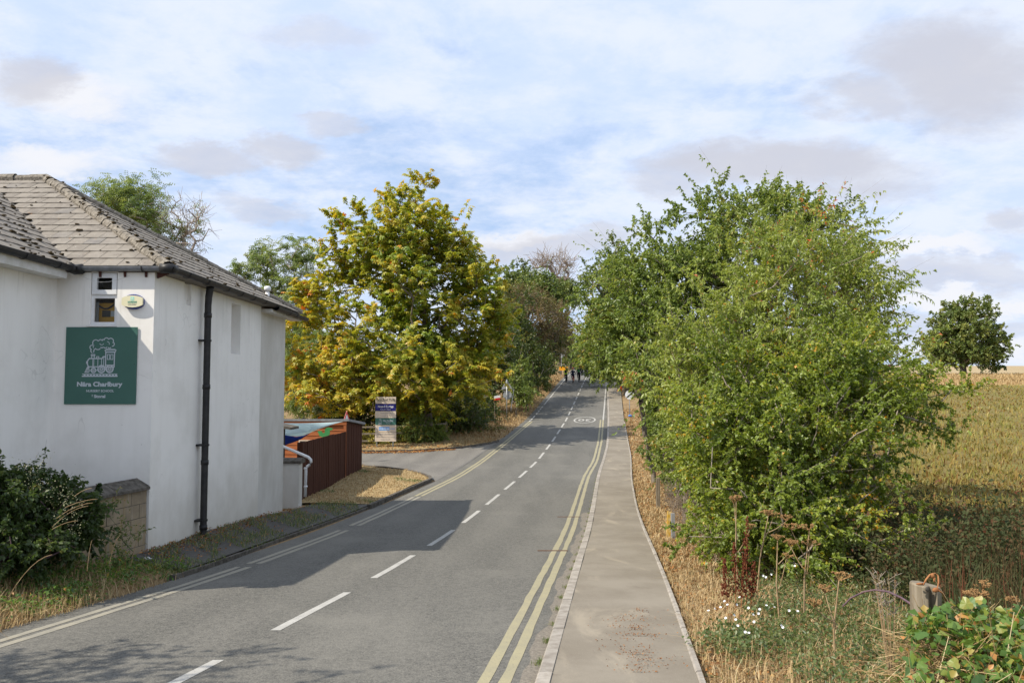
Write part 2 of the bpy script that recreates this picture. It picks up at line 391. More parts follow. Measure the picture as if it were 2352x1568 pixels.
M['sail_blue'] = leaf_mat('blue_canvas', [(0, (.015, .035, .20)), (1, (.02, .045, .24))], .2, .8, .1)
M['snake_green'] = pmat('green_board_paint', (.04, .22, .07), (.06, .27, .09), 6, .6, .3, .05, 30, .002)
M['felt_grey'] = pmat('roof_felt_grey', (.17, .18, .19), (.26, .27, .28), 5, .8, .3, .2, 40, .005)
M['road_red'] = pmat('sign_red', (.50, .02, .02), (.54, .03, .03), 3, .4, .4, .02, 20, .001)
M['temp_yellow'] = pmat('temporary_sign_yellow', (.80, .34, .01), (.84, .37, .02), 3, .5, .4, .02, 20, .001)
M['hivis'] = pmat('hivis_cloth', (.40, .72, .03), (.45, .76, .05), 8, .7, .2, .1, 30, .004)
M['cloth_black'] = pmat('black_cloth', (.012, .012, .015), (.02, .02, .024), 8, .8, .2, .1, 30, .004)
M['cloth_navy'] = pmat('navy_cloth', (.012, .016, .035), (.018, .022, .05), 8, .8, .2, .1, 30, .004)
M['cloth_green'] = pmat('green_cloth', (.05, .20, .07), (.07, .24, .09), 8, .8, .2, .1, 30, .004)
M['cloth_red'] = pmat('red_cloth', (.45, .05, .02), (.50, .07, .03), 8, .8, .2, .1, 30, .004)
M['skin'] = pmat('skin', (.50, .30, .21), (.54, .33, .24), 8, .6, .3, .05, 30, .002)
M['rubber'] = pmat('rubber', (.012, .012, .012), (.02, .02, .02), 8, .7, .3, .1, 60, .002)
M['bag_blue'] = pmat('blue_bag', (.05, .16, .50), (.07, .20, .56), 8, .5, .3, .3, 20, .01)
M['foil'] = pmat('crumpled_can', (.55, .55, .56), (.75, .75, .76), 12, .3, .5, .6, 30, .01, metal=.8)
M['rust'] = pmat('rusty_iron', (.09, .045, .03), (.14, .085, .06), 16, .9, .2, .4, 40, .006)

def mk_glass():
    m, T = new_mat('window_glass')
    g = T.n('ShaderNodeBsdfGlossy', {0: (1, 1, 1), 'Roughness': .02})
    t = T.n('ShaderNodeBsdfTransparent', {0: (.92, .94, .94)})
    fr = T.n('ShaderNodeFresnel', {0: 1.5})
    mx = T.n('ShaderNodeMixShader', {0: fr.outputs[0], 1: t.outputs[0], 2: g.outputs[0]})
    T.n('ShaderNodeOutputMaterial', {0: mx.outputs[0]})
    return m
M['glass'] = mk_glass()

# ------------------------------------------------------------------ object helpers
def wloc(o):
    v = Vector((0, 0, 0))
    while o is not None:
        v = v + o.location
        o = o.parent
    return v

def tag(o, label=None, cat=None, group=None, kind=None):
    if label: o['label'] = label
    if cat: o['category'] = cat
    if group: o['group'] = group
    if kind: o['kind'] = kind
    return o

def empty(name, loc, label=None, cat=None, group=None):
    o = bpy.data.objects.new(name, None)
    o.location = loc
    o.empty_display_size = .2
    COL.objects.link(o)
    return tag(o, label, cat, group)

def link(name, mesh, parent=None, loc=(0, 0, 0), rot=None):
    o = bpy.data.objects.new(name, mesh)
    COL.objects.link(o)
    o.parent = parent
    o.location = loc
    if rot is not None:
        o.rotation_euler = rot
    return o

class MB:
    """collects world-space shapes; build() links them as one mesh object"""
    def __init__(s):
        s.v = []; s.f = []; s.mi = []; s.cur = 0
    def add(s, vs, fs):
        b = len(s.v)
        s.v.extend([tuple(v) for v in vs])
        for f in fs:
            s.f.append(tuple(b + i for i in f)); s.mi.append(s.cur)
    def box(s, x0, x1, y0, y1, z0, z1):
        s.add([(x0, y0, z0), (x1, y0, z0), (x1, y1, z0), (x0, y1, z0), (x0, y0, z1), (x1, y0, z1), (x1, y1, z1), (x0, y1, z1)],
              [(0, 3, 2, 1), (4, 5, 6, 7), (0, 1, 5, 4), (1, 2, 6, 5), (2, 3, 7, 6), (3, 0, 4, 7)])
        return s
    def obox(s, c, ex, ey, ez, hx, hy, hz, bev=0.0):
        c = Vector(c); ex, ey, ez = Vector(ex).normalized(), Vector(ey).normalized(), Vector(ez).normalized()
        vs = []
        for k in (-1, 1):
            for (i, j) in ((-1, -1), (1, -1), (1, 1), (-1, 1)):
                vs.append(c + ex * (i * hx) + ey * (j * hy) + ez * (k * hz))
        s.add(vs, [(0, 3, 2, 1), (4, 5, 6, 7), (0, 1, 5, 4), (1, 2, 6, 5), (2, 3, 7, 6), (3, 0, 4, 7)])
        return s
    def prism(s, poly, off):
        """poly: 3-D outline, off: extrusion vector"""
        n = len(poly); off = Vector(off)
        a = [Vector(p) for p in poly]
        s.add(a + [p + off for p in a], [tuple(range(n))[::-1], tuple(range(n, 2 * n))] + [(i, (i + 1) % n, n + (i + 1) % n, n + i) for i in range(n)])
        return s
    def tube(s, pts, r, k=8, caps=True, arc=None):
        pts = [Vector(p) for p in pts]
        n = len(pts)
        rs = r if isinstance(r, (list, tuple)) else [r] * n
        ring = []
        up = Vector((0, 0, 1))
        for i, p in enumerate(pts):
            d = (pts[min(i + 1, n - 1)] - pts[max(i - 1, 0)]).normalized()
            u = up if abs(d.z) < .95 else Vector((1, 0, 0))
            a = d.cross(u).normalized(); b = a.cross(d).normalized()
            for j in range(k):
                t = 2 * math.pi * j / k if arc is None else arc[0] + (arc[1] - arc[0]) * j / (k - 1)
                ring.append(p + a * (math.cos(t) * rs[i]) + b * (math.sin(t) * rs[i]))
        fs = []
        for i in range(n - 1):
            for j in range(k if arc is None else k - 1):
                fs.append((i * k + j, i * k + (j + 1) % k, (i + 1) * k + (j + 1) % k, (i + 1) * k + j))
        if caps and arc is None:
            fs.append(tuple(range(k))[::-1]); fs.append(tuple((n - 1) * k + j for j in range(k)))
        s.add(ring, fs)
        return s
    def ball(s, c, r, sq=(1, 1, 1), seg=8, rings=5, jit=0.0):
        vs = [(c[0], c[1], c[2] + r * sq[2])]
        for i in range(1, rings):
            t = math.pi * i / rings
            for j in range(seg):
                p = 2 * math.pi * j / seg
                q = r * (1 + random.uniform(-jit, jit))
                vs.append((c[0] + q * sq[0] * math.sin(t) * math.cos(p), c[1] + q * sq[1] * math.sin(t) * math.sin(p), c[2] + q * sq[2] * math.cos(t)))
        vs.append((c[0], c[1], c[2] - r * sq[2]))
        fs = [(0, 1 + j, 1 + (j + 1) % seg) for j in range(seg)]
        for i in range(rings - 2):
            for j in range(seg):
                a = 1 + i * seg + j; b = 1 + i * seg + (j + 1) % seg
                fs.append((a, a + seg, b + seg, b))
        l = len(vs) - 1; o = 1 + (rings - 2) * seg
        fs += [(l, o + (j + 1) % seg, o + j) for j in range(seg)]
        s.add(vs, fs)
        return s
    def mesh(s, name, mats, off=Vector((0, 0, 0)), smooth=False):
        me = bpy.data.meshes.new(name)
        me.from_pydata([(v[0] - off.x, v[1] - off.y, v[2] - off.z) for v in s.v], [], s.f)
        for m in (mats if isinstance(mats, (list, tuple)) else [mats]):
            me.materials.append(m)
        if isinstance(mats, (list, tuple)):
            me.polygons.foreach_set('material_index', s.mi)
        if smooth:
            me.polygons.foreach_set('use_smooth', [True] * len(me.polygons))
        me.update()
        return me
    def build(s, name, mats, parent=None, smooth=False):
        off = wloc(parent) if parent is not None else Vector((0, 0, 0))
        return link(name, s.mesh(name, mats, off, smooth), parent)

def np_mesh(name, V, Fa, mat, tint=None, smooth=False):
    """V (n,3), Fa (m,k) same-size faces -> mesh"""
    me = bpy.data.meshes.new(name)
    n, (m, k) = len(V), Fa.shape
    me.vertices.add(n); me.vertices.foreach_set('co', np.ascontiguousarray(V, np.float32).ravel())
    me.loops.add(m * k); me.loops.foreach_set('vertex_index', np.ascontiguousarray(Fa, np.int32).ravel())
    me.polygons.add(m)
    me.polygons.foreach_set('loop_start', np.arange(0, m * k, k, dtype=np.int32))
    try:
        me.polygons.foreach_set('loop_total', np.full(m, k, np.int32))
    except Exception:
        pass
    if smooth:
        me.polygons.foreach_set('use_smooth', np.ones(m, bool))
    if tint is not None:
        a = me.attributes.new('tint', 'FLOAT', 'POINT')
        a.data.foreach_set('value', np.ascontiguousarray(tint, np.float32))
    me.materials.append(mat)
    me.update(calc_edges=True)
    return me

def P(px, py, Y):
    """point of the place seen at a 2352-wide picture position, Y metres ahead"""
    v = (CY - py) / F
    d = Vector(((px - CX) / F, math.cos(PITCH) - v * math.sin(PITCH), math.sin(PITCH) + v * math.cos(PITCH)))
    return d * (Y / d.y)

def text(name, s, size, mat, origin, parent, ex=(1, 0, 0), ey=(0, 0, 1), align='CENTER', bold=0.0, depth=.001, sx=1.0, sy=1.0, width=None):
    cu = bpy.data.curves.new(name, 'FONT')
    cu.body = s; cu.size = size; cu.align_x = align; cu.align_y = 'CENTER'
    cu.offset = bold; cu.extrude = depth; cu.resolution_u = 3
    tmp = bpy.data.objects.new(name, cu)
    COL.objects.link(tmp)
    dg = bpy.context.evaluated_depsgraph_get()
    me = bpy.data.meshes.new_from_object(tmp.evaluated_get(dg))
    bpy.data.objects.remove(tmp)
    ex, ey = Vector(ex).normalized(), Vector(ey).normalized(); ez = ex.cross(ey)
    xs = [v.co.x for v in me.vertices] or [0]
    if width:
        sx = width / max(1e-6, max(xs) - min(xs))
    org = Vector(origin) - (wloc(parent) if parent else Vector((0, 0, 0)))
    for v in me.vertices:
        c = v.co.copy()
        v.co = org + ex * (c.x * sx) + ey * (c.y * sy) + ez * c.z
    me.materials.clear(); me.materials.append(mat)
    me.name = name
    return link(name, me, parent)

# ------------------------------------------------------------------ terrain profile
RY = np.array([-60, 0, 4, 7.35, 9.75, 14.2, 20, 25.4, 34.5, 41, 50, 63, 71, 88, 98, 113, 132, 160, 220, 400.])
RZ = np.array([-1.2, -2.15, -2.47, -2.735, -2.92, -3.30, -3.62, -3.79, -3.83, -3.79, -3.42, -2.62, -1.95, -.3, .64, 1.73, 3.1, 4.6, 7.0, 11.0])
_yy = np.arange(-60, 400, .25)
_zz = np.interp(_yy, RY, RZ)
_k = np.ones(17) / 17
_zs = np.convolve(np.pad(_zz, 8, mode='edge'), _k, 'valid')
def zr(Y): return np.interp(Y, _yy, _zs)
FY = np.array([-60, 0, 10, 20, 34, 60, 100, 150, 200, 300, 380, 460, 700, 1500.])
FZ = np.array([-1.8, -2.6, -3.15, -3.55, -3.75, -2.7, -.65, 1.25, 3.05, 6.7, 9.9, 11, 4, -10.])
def zf(Y): return np.interp(Y, FY, FZ)
def curve(ys, xs):
    ys, xs = np.array(ys, float), np.array(xs, float)
    def f(Y):
        Y = np.asarray(Y, float)
        lo = xs[0] + (Y - ys[0]) * (xs[1] - xs[0]) / (ys[1] - ys[0])
        hi = xs[-1] + (Y - ys[-1]) * (xs[-1] - xs[-2]) / (ys[-1] - ys[-2])
        r = np.interp(Y, ys, xs)
        return np.where(Y < ys[0], lo, np.where(Y > ys[-1], hi, r))
    fy = np.arange(-70, 420, .5)
    fx = np.convolve(np.pad(f(fy), 4, mode='edge'), np.ones(9) / 9, 'valid')
    return lambda Y: np.interp(Y, fy, fx)
XL = curve([7.35, 9.75, 14.2, 20, 25.4, 34.5, 41, 50, 63, 71, 88, 98, 113, 132], [-6.15, -5.79, -5.25, -4.47, -3.83, -2.42, -1.68, -.47, 1.45, 2.5, 4.86, 6.2, 8.1, 10.6])
XR = curve([7.35, 9.75, 14.2, 20, 25.4, 34.5, 41, 50, 63, 88, 98, 132], [-.04, .26, .78, 1.55, 2.2, 3.35, 4.42, 5.65, 7.24, 10.4, 11.65, 15.6])
XK = curve([9.75, 14.6, 19.7, 28.5, 34.5, 47.5, 62.5, 89, 132], [.51, 1.11, 1.8, 2.9, 3.66, 5.6, 7.48, 10.62, 15.9])
XP = curve([9.75, 14.2, 17.7, 21.8, 25.6, 32.5, 42, 59, 85, 132], [2.0, 2.6, 2.99, 3.44, 3.9, 4.8, 6.2, 8.3, 11.6, 17.4])
XKL = curve([7.35, 13.5, 18.5, 21, 24.5, 30], [-6.45, -5.65, -5.3, -4.95, -4.45, -3.75])   # left kerb up to the side road
def sstep(x, a, b):
    t = np.clip((np.asarray(x, float) - a) / (b - a), 0, 1)
    return t * t * (3 - 2 * t)
def bump(X, Y):
    return .05 * np.sin(X * 1.7 + Y * .6) * np.sin(Y * 1.1 - X * .4) + .03 * np.sin(X * 4.1 - Y * 2.3)
def gz(X, Y):
    """height of the open ground left and right of the road"""
    X, Y = np.asarray(X, float), np.asarray(Y, float)
    base = zr(Y)
    right = sstep(X - XP(Y), 2.5, 16)
    z = base * (1 - right) + zf(Y) * right
    z = z + .07 * sstep(X - XP(Y), .0, .3) + (bump(X, Y) * .6) * sstep(X - XP(Y), .2, 1.0)
    edge = np.where(Y < 26, np.minimum(XL(Y) - .25, XKL(Y) - .03), XL(Y) - .42)
    l = edge - X + .35
    lift = .30 * sstep(Y, 25, 16) * sstep(l, .5, 2.2) + .06 * sstep(l, .4, .7) * (1 - sstep(Y, 29, 31) * sstep(Y, 54, 52))
    lift = lift + .6 * sstep(Y, 60, 80) * sstep(l, 2, 7)
    return z + lift + bump(X, Y) * .45 * sstep(l, 1.0, 2.0)

def grid_mesh(name, X, Y, Z, mat, smooth=True):
    """X,Y,Z arrays (rows, cols)"""
    r, c = X.shape
    V = np.stack([X, Y, Z], -1).reshape(-1, 3)
    i = np.arange(r * c).reshape(r, c)
    Fa = np.stack([i[:-1, :-1], i[:-1, 1:], i[1:, 1:], i[1:, :-1]], -1).reshape(-1, 4)
    return np_mesh(name, V, Fa, mat, None, smooth)

def struct(name, mesh, parent=None):
    o = link(name, mesh, parent)
    if parent is None:
        o['kind'] = 'structure'
    return o

ROWS = np.concatenate([np.arange(-50, 4, 6), np.arange(4, 40, .5), np.arange(40, 100, 1.), np.arange(100, 200, 4.), np.arange(200, 420, 10), np.arange(420, 1500, 60)])
# ground left of and under the road
offs = np.array([-900, -400, -200, -120, -80, -60, -45, -35, -28, -22, -18, -15, -12, -10, -8.5, -7, -6, -5, -4.2, -3.5, -3, -2.5, -2, -1.6, -1.3, -1, -.75, -.5, -.3, 0.])
Yg = np.repeat(ROWS[:, None], len(offs), 1)
Xg = XL(Yg) + offs[None, :]
Zg = gz(Xg, Yg)
Zg -= .05 * ((XL(Yg) - Xg) < .45)
Xe = np.stack([XR(ROWS), XP(ROWS) + .05], -1)
Ye = np.stack([ROWS, ROWS], -1)
Ze = np.stack([zr(ROWS) - .08, zr(ROWS) - .06], -1)
roffs = np.array([.06, .3, .6, 1, 1.4, 1.8, 2.3])
Yr = np.repeat(ROWS[:, None], len(roffs), 1)
Xr_ = XP(Yr) + roffs[None, :]
struct('ground', grid_mesh('ground', np.concatenate([Xg, Xe, Xr_], 1), np.concatenate([Yg, Ye, Yr], 1), np.concatenate([Zg, Ze, gz(Xr_, Yr)], 1), M['verge']))
foffs = np.array([2.3, 2.8, 3.5, 4.3, 5.2, 6.2, 7.5, 9, 11, 13, 16, 20, 25, 32, 40, 52, 70, 95, 130, 180, 250, 360, 500, 800, 1300])
def fieldpart(name, rows, mat):
    Yf = np.repeat(rows[:, None], len(foffs), 1)
    Xf = XP(np.minimum(Yf, 140)) + foffs[None, :]
    struct(name, grid_mesh(name, Xf, Yf, gz(Xf, Yf), mat))
fieldpart('field', np.concatenate([ROWS[ROWS < 120], [120.]]), M['field'])
fieldpart('field_margin', np.concatenate([[120.], ROWS[(ROWS > 120) & (ROWS < 196)], [196.]]), M['goldfield'])
fieldpart('stubble_field', np.concatenate([[196.], ROWS[ROWS > 196]]), M['stubble'])

# ------------------------------------------------------------------ road, kerbs, markings
def ribbon(name, fa, fb, y0, y1, zoff, mat, parent=None, step=.5, cols=2, crown=0.0, jit=0.0):
    ys = np.arange(y0, y1 + step * .5, step)
    t = np.linspace(0, 1, cols)
    Yq = np.repeat(ys[:, None], cols, 1)
    a, b = fa(ys), fb(ys)
    if jit:
        a = a + rng.normal(0, jit, len(ys)); b = b + rng.normal(0, jit, len(ys))
    Xq = a[:, None] * (1 - t) + b[:, None] * t
    Zq = zr(Yq) + zoff + crown * (1 - (2 * t - 1) ** 2)
    return struct(name, grid_mesh(name, Xq, Yq, Zq, mat), parent)

road = ribbon('road', lambda y: np.where(y < 26, np.minimum(XL(y) - .25, XKL(y) - .03), XL(y) - .42), lambda y: XK(y) + .02, -40, 190, 0.0, M['asphalt'], None, .5, 9)
ribbon('channel_grit', lambda y: XR(y) + .10 + .04 * np.sin(y * 1.3) + .03 * np.sin(y * 3.1 + 1) + .02 * np.sin(y * 7.7), lambda y: XK(y) - .001, 4, 24, .004, M['gravel'], road, .25)
W1 = .115
def lines(side, y0, y1, mat_out, mat_in, double=True, jit=.006):
    f = XL if side < 0 else XR
    s = 1 if side < 0 else -1
    ribbon('edge_line', lambda y: f(y) + (0 if s > 0 else -W1), lambda y: f(y) + (W1 if s > 0 else 0), y0, y1, .004, mat_out, road, .5, 2, 0, jit)
    if double:
        ribbon('edge_line', lambda y: f(y) + s * .2 + (0 if s > 0 else -W1), lambda y: f(y) + s * .2 + (W1 if s > 0 else 0), y0, y1, .004, mat_in, road, .5, 2, 0, jit)
lines(1, 3, 17.0, M['paint_yellow'], M['paint_yellow'])
lines(1, 17.12, 23.0, M['paint_yellow'], M['paint_yellow'])
lines(1, 23.1, 63, M['paint_yellow'], M['paint_yellow'])
lines(1, 63, 150, M['paint_white'], None, False)
lines(-1, 3, 14.9, M['paint_cream'], M['paint_cream'])
lines(-1, 15.4, 20.6, M['paint_cream'], M['paint_cream'])
lines(-1, 21.3, 28, M['paint_cream'], M['paint_cream'])
lines(-1, 28, 62, M['paint_yellow'], M['paint_yellow'])
lines(-1, 62, 66, M['paint_white'], None, False)
for k in range(4):
    lines(-1, 67 + 1.6 * k, 67.8 + 1.6 * k, M['paint_white'], None, False)
lines(-1, 74, 150, M['paint_white'], None, False)
y = 5.75
while y < 140:
    XC = lambda q: (XL(q) + XR(q)) * .5 - .08
    ribbon('centre_dash', lambda q: XC(q) - .06, lambda q: XC(q) + .06, y, y + 2.65, .004, M['paint_white'], road, .53, 2, 0, .002)
    y += 4.02
# 30 roundel, read by drivers coming down the hill
rc = P(1343, 964, 63.0)
def on_road(x, y, dz): return (x, y, float(zr(y)) + dz)
heading = (XL(70) - XL(56)) / 14.0
rb = MB()
n = 48
ring = []
for i in range(n):
    t = 2 * math.pi * i / n
    for k in (1.0, .86):
        yy_ = math.sin(t) * 2.15 * (k if k == 1 else .90); xx_ = math.cos(t) * .87 * k
        ring.append(on_road(rc.x + xx_ + heading * yy_, 63.0 + yy_, .005))
rb.add(ring, [(2 * i, 2 * ((i + 1) % n), 2 * ((i + 1) % n) + 1, 2 * i + 1) for i in range(n)])
rndl = rb.build('speed_roundel', M['paint_white'], road)
tx_o = text('numeral', '30', 1.05, M['paint_white'], (0, 0, 0), None, (-1, 0, 0), (0, -1, 0), bold=.015, depth=0, sy=1.9)
for v in tx_o.data.vertices:
    c = v.co
    v.co = on_road(rc.x + c.x + heading * c.y, 63.0 + c.y, .006)
tx_o.parent = rndl
# iron covers across the double yellow lines
for yq in (17.06, 23.05):
    b = MB(); x0 = float(XR(yq))
    b.box(x0 - .62, x0 + .02, yq - .045, yq + .045, float(zr(yq)) + .002, float(zr(yq)) + .007)
    b.build('drain_slot', M['rust'], road)

pave = ribbon('pavement', lambda y: XK(y) + .13, lambda y: XP(y) + .01, -40, 150, .10, M['pave'], None, .5, 5)
def stones(f0, f1, y0, y1, ln, z0, z1, name, parent, mat):
    y = y0
    while y < y1:
        q = y + ln
        g = .006
        a0, a1, b0, b1 = float(f0(y + g)), float(f1(y + g)), float(f0(q - g)), float(f1(q - g))
        za, zb = float(zr(y)), float(zr(q))
        h = random.uniform(-.006, .006)
        be = .018
        mb = MB()
        vs = []
        for (xa, xb, yy_, zz_) in ((a0, a1, y + g, za), (b0, b1, q - g, zb)):
            vs += [(xa, yy_, zz_ + z0), (xb, yy_, zz_ + z0), (xb, yy_, zz_ + z1 + h), (xa + be, yy_, zz_ + z1 + h), (xa, yy_, zz_ + z1 - be + h)]
        mb.add(vs, [(0, 1, 2, 3, 4), (9, 8, 7, 6, 5)] + [(i, 5 + i, 5 + (i + 1) % 5, (i + 1) % 5) for i in range(5)])
        mb.build(name, mat, parent)
        y = q
stones(XK, lambda y: XK(y) + .135, 3, 96, .915, -.1, .112, 'kerb_stone', pave, M['kerb'])
stones(lambda y: XP(y), lambda y: XP(y) + .06, 3, 60, .915, -.1, .118, 'edging_stone', pave, M['kerb'])

# left footway in front of the house, with its kerb
foot = ribbon('footway', lambda y: np.maximum(XKL(y) - 1.9 - .02 * (y - 14) ** 0, -6.78 + 0 * y), lambda y: XKL(y) - .08, 14.2, 25.9, .10, M['foot_asphalt'], None, .4, 4)
for v in foot.data.vertices:
    t = (float(XKL(v.co.y)) - v.co.x)
    v.co.z = max(v.co.z, float(gz(v.co.x, v.co.y)) + .035)
stones(lambda y: XKL(y) - .10, lambda y: XKL(y), 13.6, 24.6, .915, -.1, .075, 'kerb_stone', foot, M['coping'])

# side road running left between two dry grass islands
xs_ = np.array([-60, -40, -25, -16, -12, -9, -7.6, -6.6, -5.6, -4.9, -4.3, -3.8, -3.4, -3.1, -2.6, -2.1, -1.6, -1.1, -.6, -.1])
yn_ = np.interp(xs_, [-60, -12, -7.2, -5.6, -4.4, -3.6, -3.2, -2.7, -2.0], [38.3, 38.3, 37.8, 36.9, 35.4, 33.9, 32.6, 32.3, 37])
yf_ = np.interp(xs_, [-60, -8.3, -5.5, -3.6, -2.4, -1.3, -.6, -.1], [44.2, 44.2, 44.6, 45.6, 46.8, 48.4, 50.5, 52.2])
# inner limit where the sheet meets the main carriageway
yl_ = np.interp(xs_, XL(np.arange(30, 60, .5)) - .40, np.arange(30, 60, .5))
yn_ = np.where(xs_ > -3.2, np.maximum(yn_, yl_), yn_)
tt = np.linspace(0, 1, 14)
Xs = np.repeat(xs_[:, None], 14, 1)
Ys = yn_[:, None] * (1 - tt) + np.maximum(yf_, yn_ + .02)[:, None] * tt
def zside(X, Y):
    return zr(Y) + .022 * sstep(XL(Y) - .35 - X, 0, .6)
ls_ = XL(Ys) - Xs
struct('side_road', grid_mesh('side_road', Xs, Ys, gz(Xs, Ys) - .012 + .045 * sstep(ls_, .36, .46), M['side_asphalt']))

# islands of parched grass either side of the junction (raised behind kerbs)
def island(name, poly_fn, mat, nx=26, ny=22):
    X, Y = poly_fn(nx, ny)
    Z = zr(Y) + .12 + .05 * np.sin(X * 1.3) * np.sin(Y * .9)
    return struct(name, grid_mesh(name, X, Y, Z, mat))
def near_island(nx, ny):
    y = np.linspace(25.2, 38.0, ny)
    x1 = np.interp(y, [25.2, 28, 31, 32.4, 33.3, 34.6, 36.2, 37.2, 38.0], [-4.40, -4.0, -3.55, -3.35, -3.45, -3.95, -5.0, -5.9, -7.4])
    t = np.linspace(0, 1, nx)
    return (-13.0 * (1 - t) + x1[:, None] * t), np.repeat(y[:, None], nx, 1)
isl_n = island('grass_island', near_island, M['lawn'])
def far_island(nx, ny):
    x = np.linspace(-16, -.95, nx)
    y0 = np.interp(x, [-16, -8.3, -5.5, -3.6, -2.4, -1.4, -.95], [44.4, 44.4, 44.8, 45.8, 47.0, 48.5, 49.8])
    y1 = np.interp(x, [-16, -4, -2, -.95], [60, 58, 54, 50.2])
    t = np.linspace(0, 1, ny)
    return np.repeat(x[None, :], ny, 0), y0[None, :] * (1 - t[:, None]) + y1[None, :] * t[:, None]
isl_f = island('grass_island', far_island, M['lawn'])
def kerb_path(pts, parent, ln=.9):
    for (x0, y0), (x1, y1) in zip(pts[:-1], pts[1:]):
        d = math.hypot(x1 - x0, y1 - y0); k = max(1, round(d / ln))
        for i in range(k):
            a = i / k + .006; b = (i + 1) / k - .006
            ax, ay, bx, by = x0 + (x1 - x0) * a, y0 + (y1 - y0) * a, x0 + (x1 - x0) * b, y0 + (y1 - y0) * b
            za, zb = float(zr(ay)), float(zr(by))
            nx_, ny_ = -(by - ay), (bx - ax); l = math.hypot(nx_, ny_); nx_, ny_ = nx_ / l * .06, ny_ / l * .06
            vs = []
            for (x, y, z) in ((ax, ay, za), (bx, by, zb)):
                vs += [(x - nx_, y - ny_, z - .1), (x + nx_, y + ny_, z - .1), (x + nx_, y + ny_, z + .14), (x - nx_, y - ny_, z + .14)]
            mb = MB(); mb.add(vs, [(0, 1, 2, 3), (7, 6, 5, 4), (0, 4, 5, 1), (1, 5, 6, 2), (2, 6, 7, 3), (3, 7, 4, 0)])
            mb.build('kerb_stone', M['coping'], parent)
kerb_path([(-4.42, 24.8), (-4.0, 28), (-3.52, 31), (-3.30, 32.4), (-3.40, 33.3), (-3.92, 34.6), (-4.98, 36.2), (-5.9, 37.15), (-7.4, 37.95), (-10, 38.2)], isl_n)
kerb_path([(-12, 44.3), (-8.3, 44.35), (-5.5, 44.75), (-3.6, 45.75), (-2.4, 46.95), (-1.35, 48.4), (-.85, 49.7)], isl_f)

# ------------------------------------------------------------------ house
house = empty('house', (-10, 18, -3.3), 'white rendered house with mossy hipped tile roof and black gutters', 'house')
XW, YF, YB, XI = -6.77, 15.0, 23.9, -8.62
ZT = 2.16
wall = MB()
# front wall with window opening
wx0, wx1 = P(208, 700, YF).x, P(268.8, 700, YF).x
wz1, wz0 = P(230, 624, YF).z, P(230, 746, YF).z
def quad_xz(mb, x0, x1, z0, z1, y): mb.add([(x0, y, z0), (x1, y, z0), (x1, y, z1), (x0, y, z1)], [(0, 1, 2, 3)])
quad_xz(wall, XI, wx0, -4.2, ZT, YF); quad_xz(wall, wx1, XW, -4.2, ZT, YF)
quad_xz(wall, wx0, wx1, -4.2, wz0, YF); quad_xz(wall, wx0, wx1, wz1, ZT, YF)
for (xa, xb) in ((wx0, wx0), (wx1, wx1)):
    wall.add([(xa, YF, wz0), (xa, YF + .12, wz0), (xa, YF + .12, wz1), (xa, YF, wz1)], [(0, 1, 2, 3)])
wall.add([(wx0, YF, wz0), (wx1, YF, wz0), (wx1, YF + .12, wz0), (wx0, YF + .12, wz0)], [(0, 1, 2, 3)])
wall.add([(wx0, YF, wz1), (wx1, YF, wz1), (wx1, YF + .12, wz1), (wx0, YF + .12, wz1)], [(3, 2, 1, 0)])
# side wall with the tall blind niche
ny0, ny1, nz0, nz1 = 19.15, 19.80, .80, 2.02
def quad_yz(mb, y0, y1, z0, z1, x): mb.add([(x, y0, z0), (x, y1, z0), (x, y1, z1), (x, y0, z1)], [(0, 1, 2, 3)])
YS = 21.42
def wall_strip(y0, y1, z0, z1, x=XW, n=3):
    quad_yz(wall, y0, y1, z0, z1, x)
wall_strip(YF, 16.38, -4.6, ZT); wall_strip(16.38, 16.72, -4.6, 1.7); wall_strip(16.72, ny0, -4.6, ZT)
# shallow chase near the top of the corner bay
quad_yz(wall, 16.38, 16.72, 1.7, ZT, XW - .09)
wall.add([(XW, 16.38, 1.7), (XW - .09, 16.38, 1.7), (XW - .09, 16.38, ZT), (XW, 16.38, ZT)], [(0, 1, 2, 3)])
wall.add([(XW, 16.72, 1.7), (XW - .09, 16.72, 1.7), (XW - .09, 16.72, ZT), (XW, 16.72, ZT)], [(3, 2, 1, 0)])
wall.add([(XW, 16.38, 1.7), (XW, 16.72, 1.7), (XW - .09, 16.72, 1.7), (XW - .09, 16.38, 1.7)], [(0, 1, 2, 3)])
wall_strip(ny0, ny1, -4.6, nz0); wall_strip(ny0, ny1, nz1, ZT); wall_strip(ny1, YS, -4.6, ZT)
nd = XW - .26
nm = MB(); quad_yz(nm, ny0, ny1, nz0, nz1, nd); nm.build('niche_panel', M['grey_render'], house)
for yq, o in ((ny0, 0), (ny1, 1)):
    wall.add([(XW, yq, nz0), (nd, yq, nz0), (nd, yq, nz1), (XW, yq, nz1)], [(0, 1, 2, 3) if o else (3, 2, 1, 0)])
wall.add([(XW, ny0, nz0), (XW, ny1, nz0), (nd, ny1, nz0), (nd, ny0, nz0)], [(0, 1, 2, 3)])
wall.add([(XW, ny0, nz1), (XW, ny1, nz1), (nd, ny1, nz1), (nd, ny0, nz1)], [(3, 2, 1, 0)])
wall.add([(XW, YS, -4.6), (XW - .05, YS, -4.6), (XW - .05, YS, ZT), (XW, YS, ZT)], [(3, 2, 1, 0)])
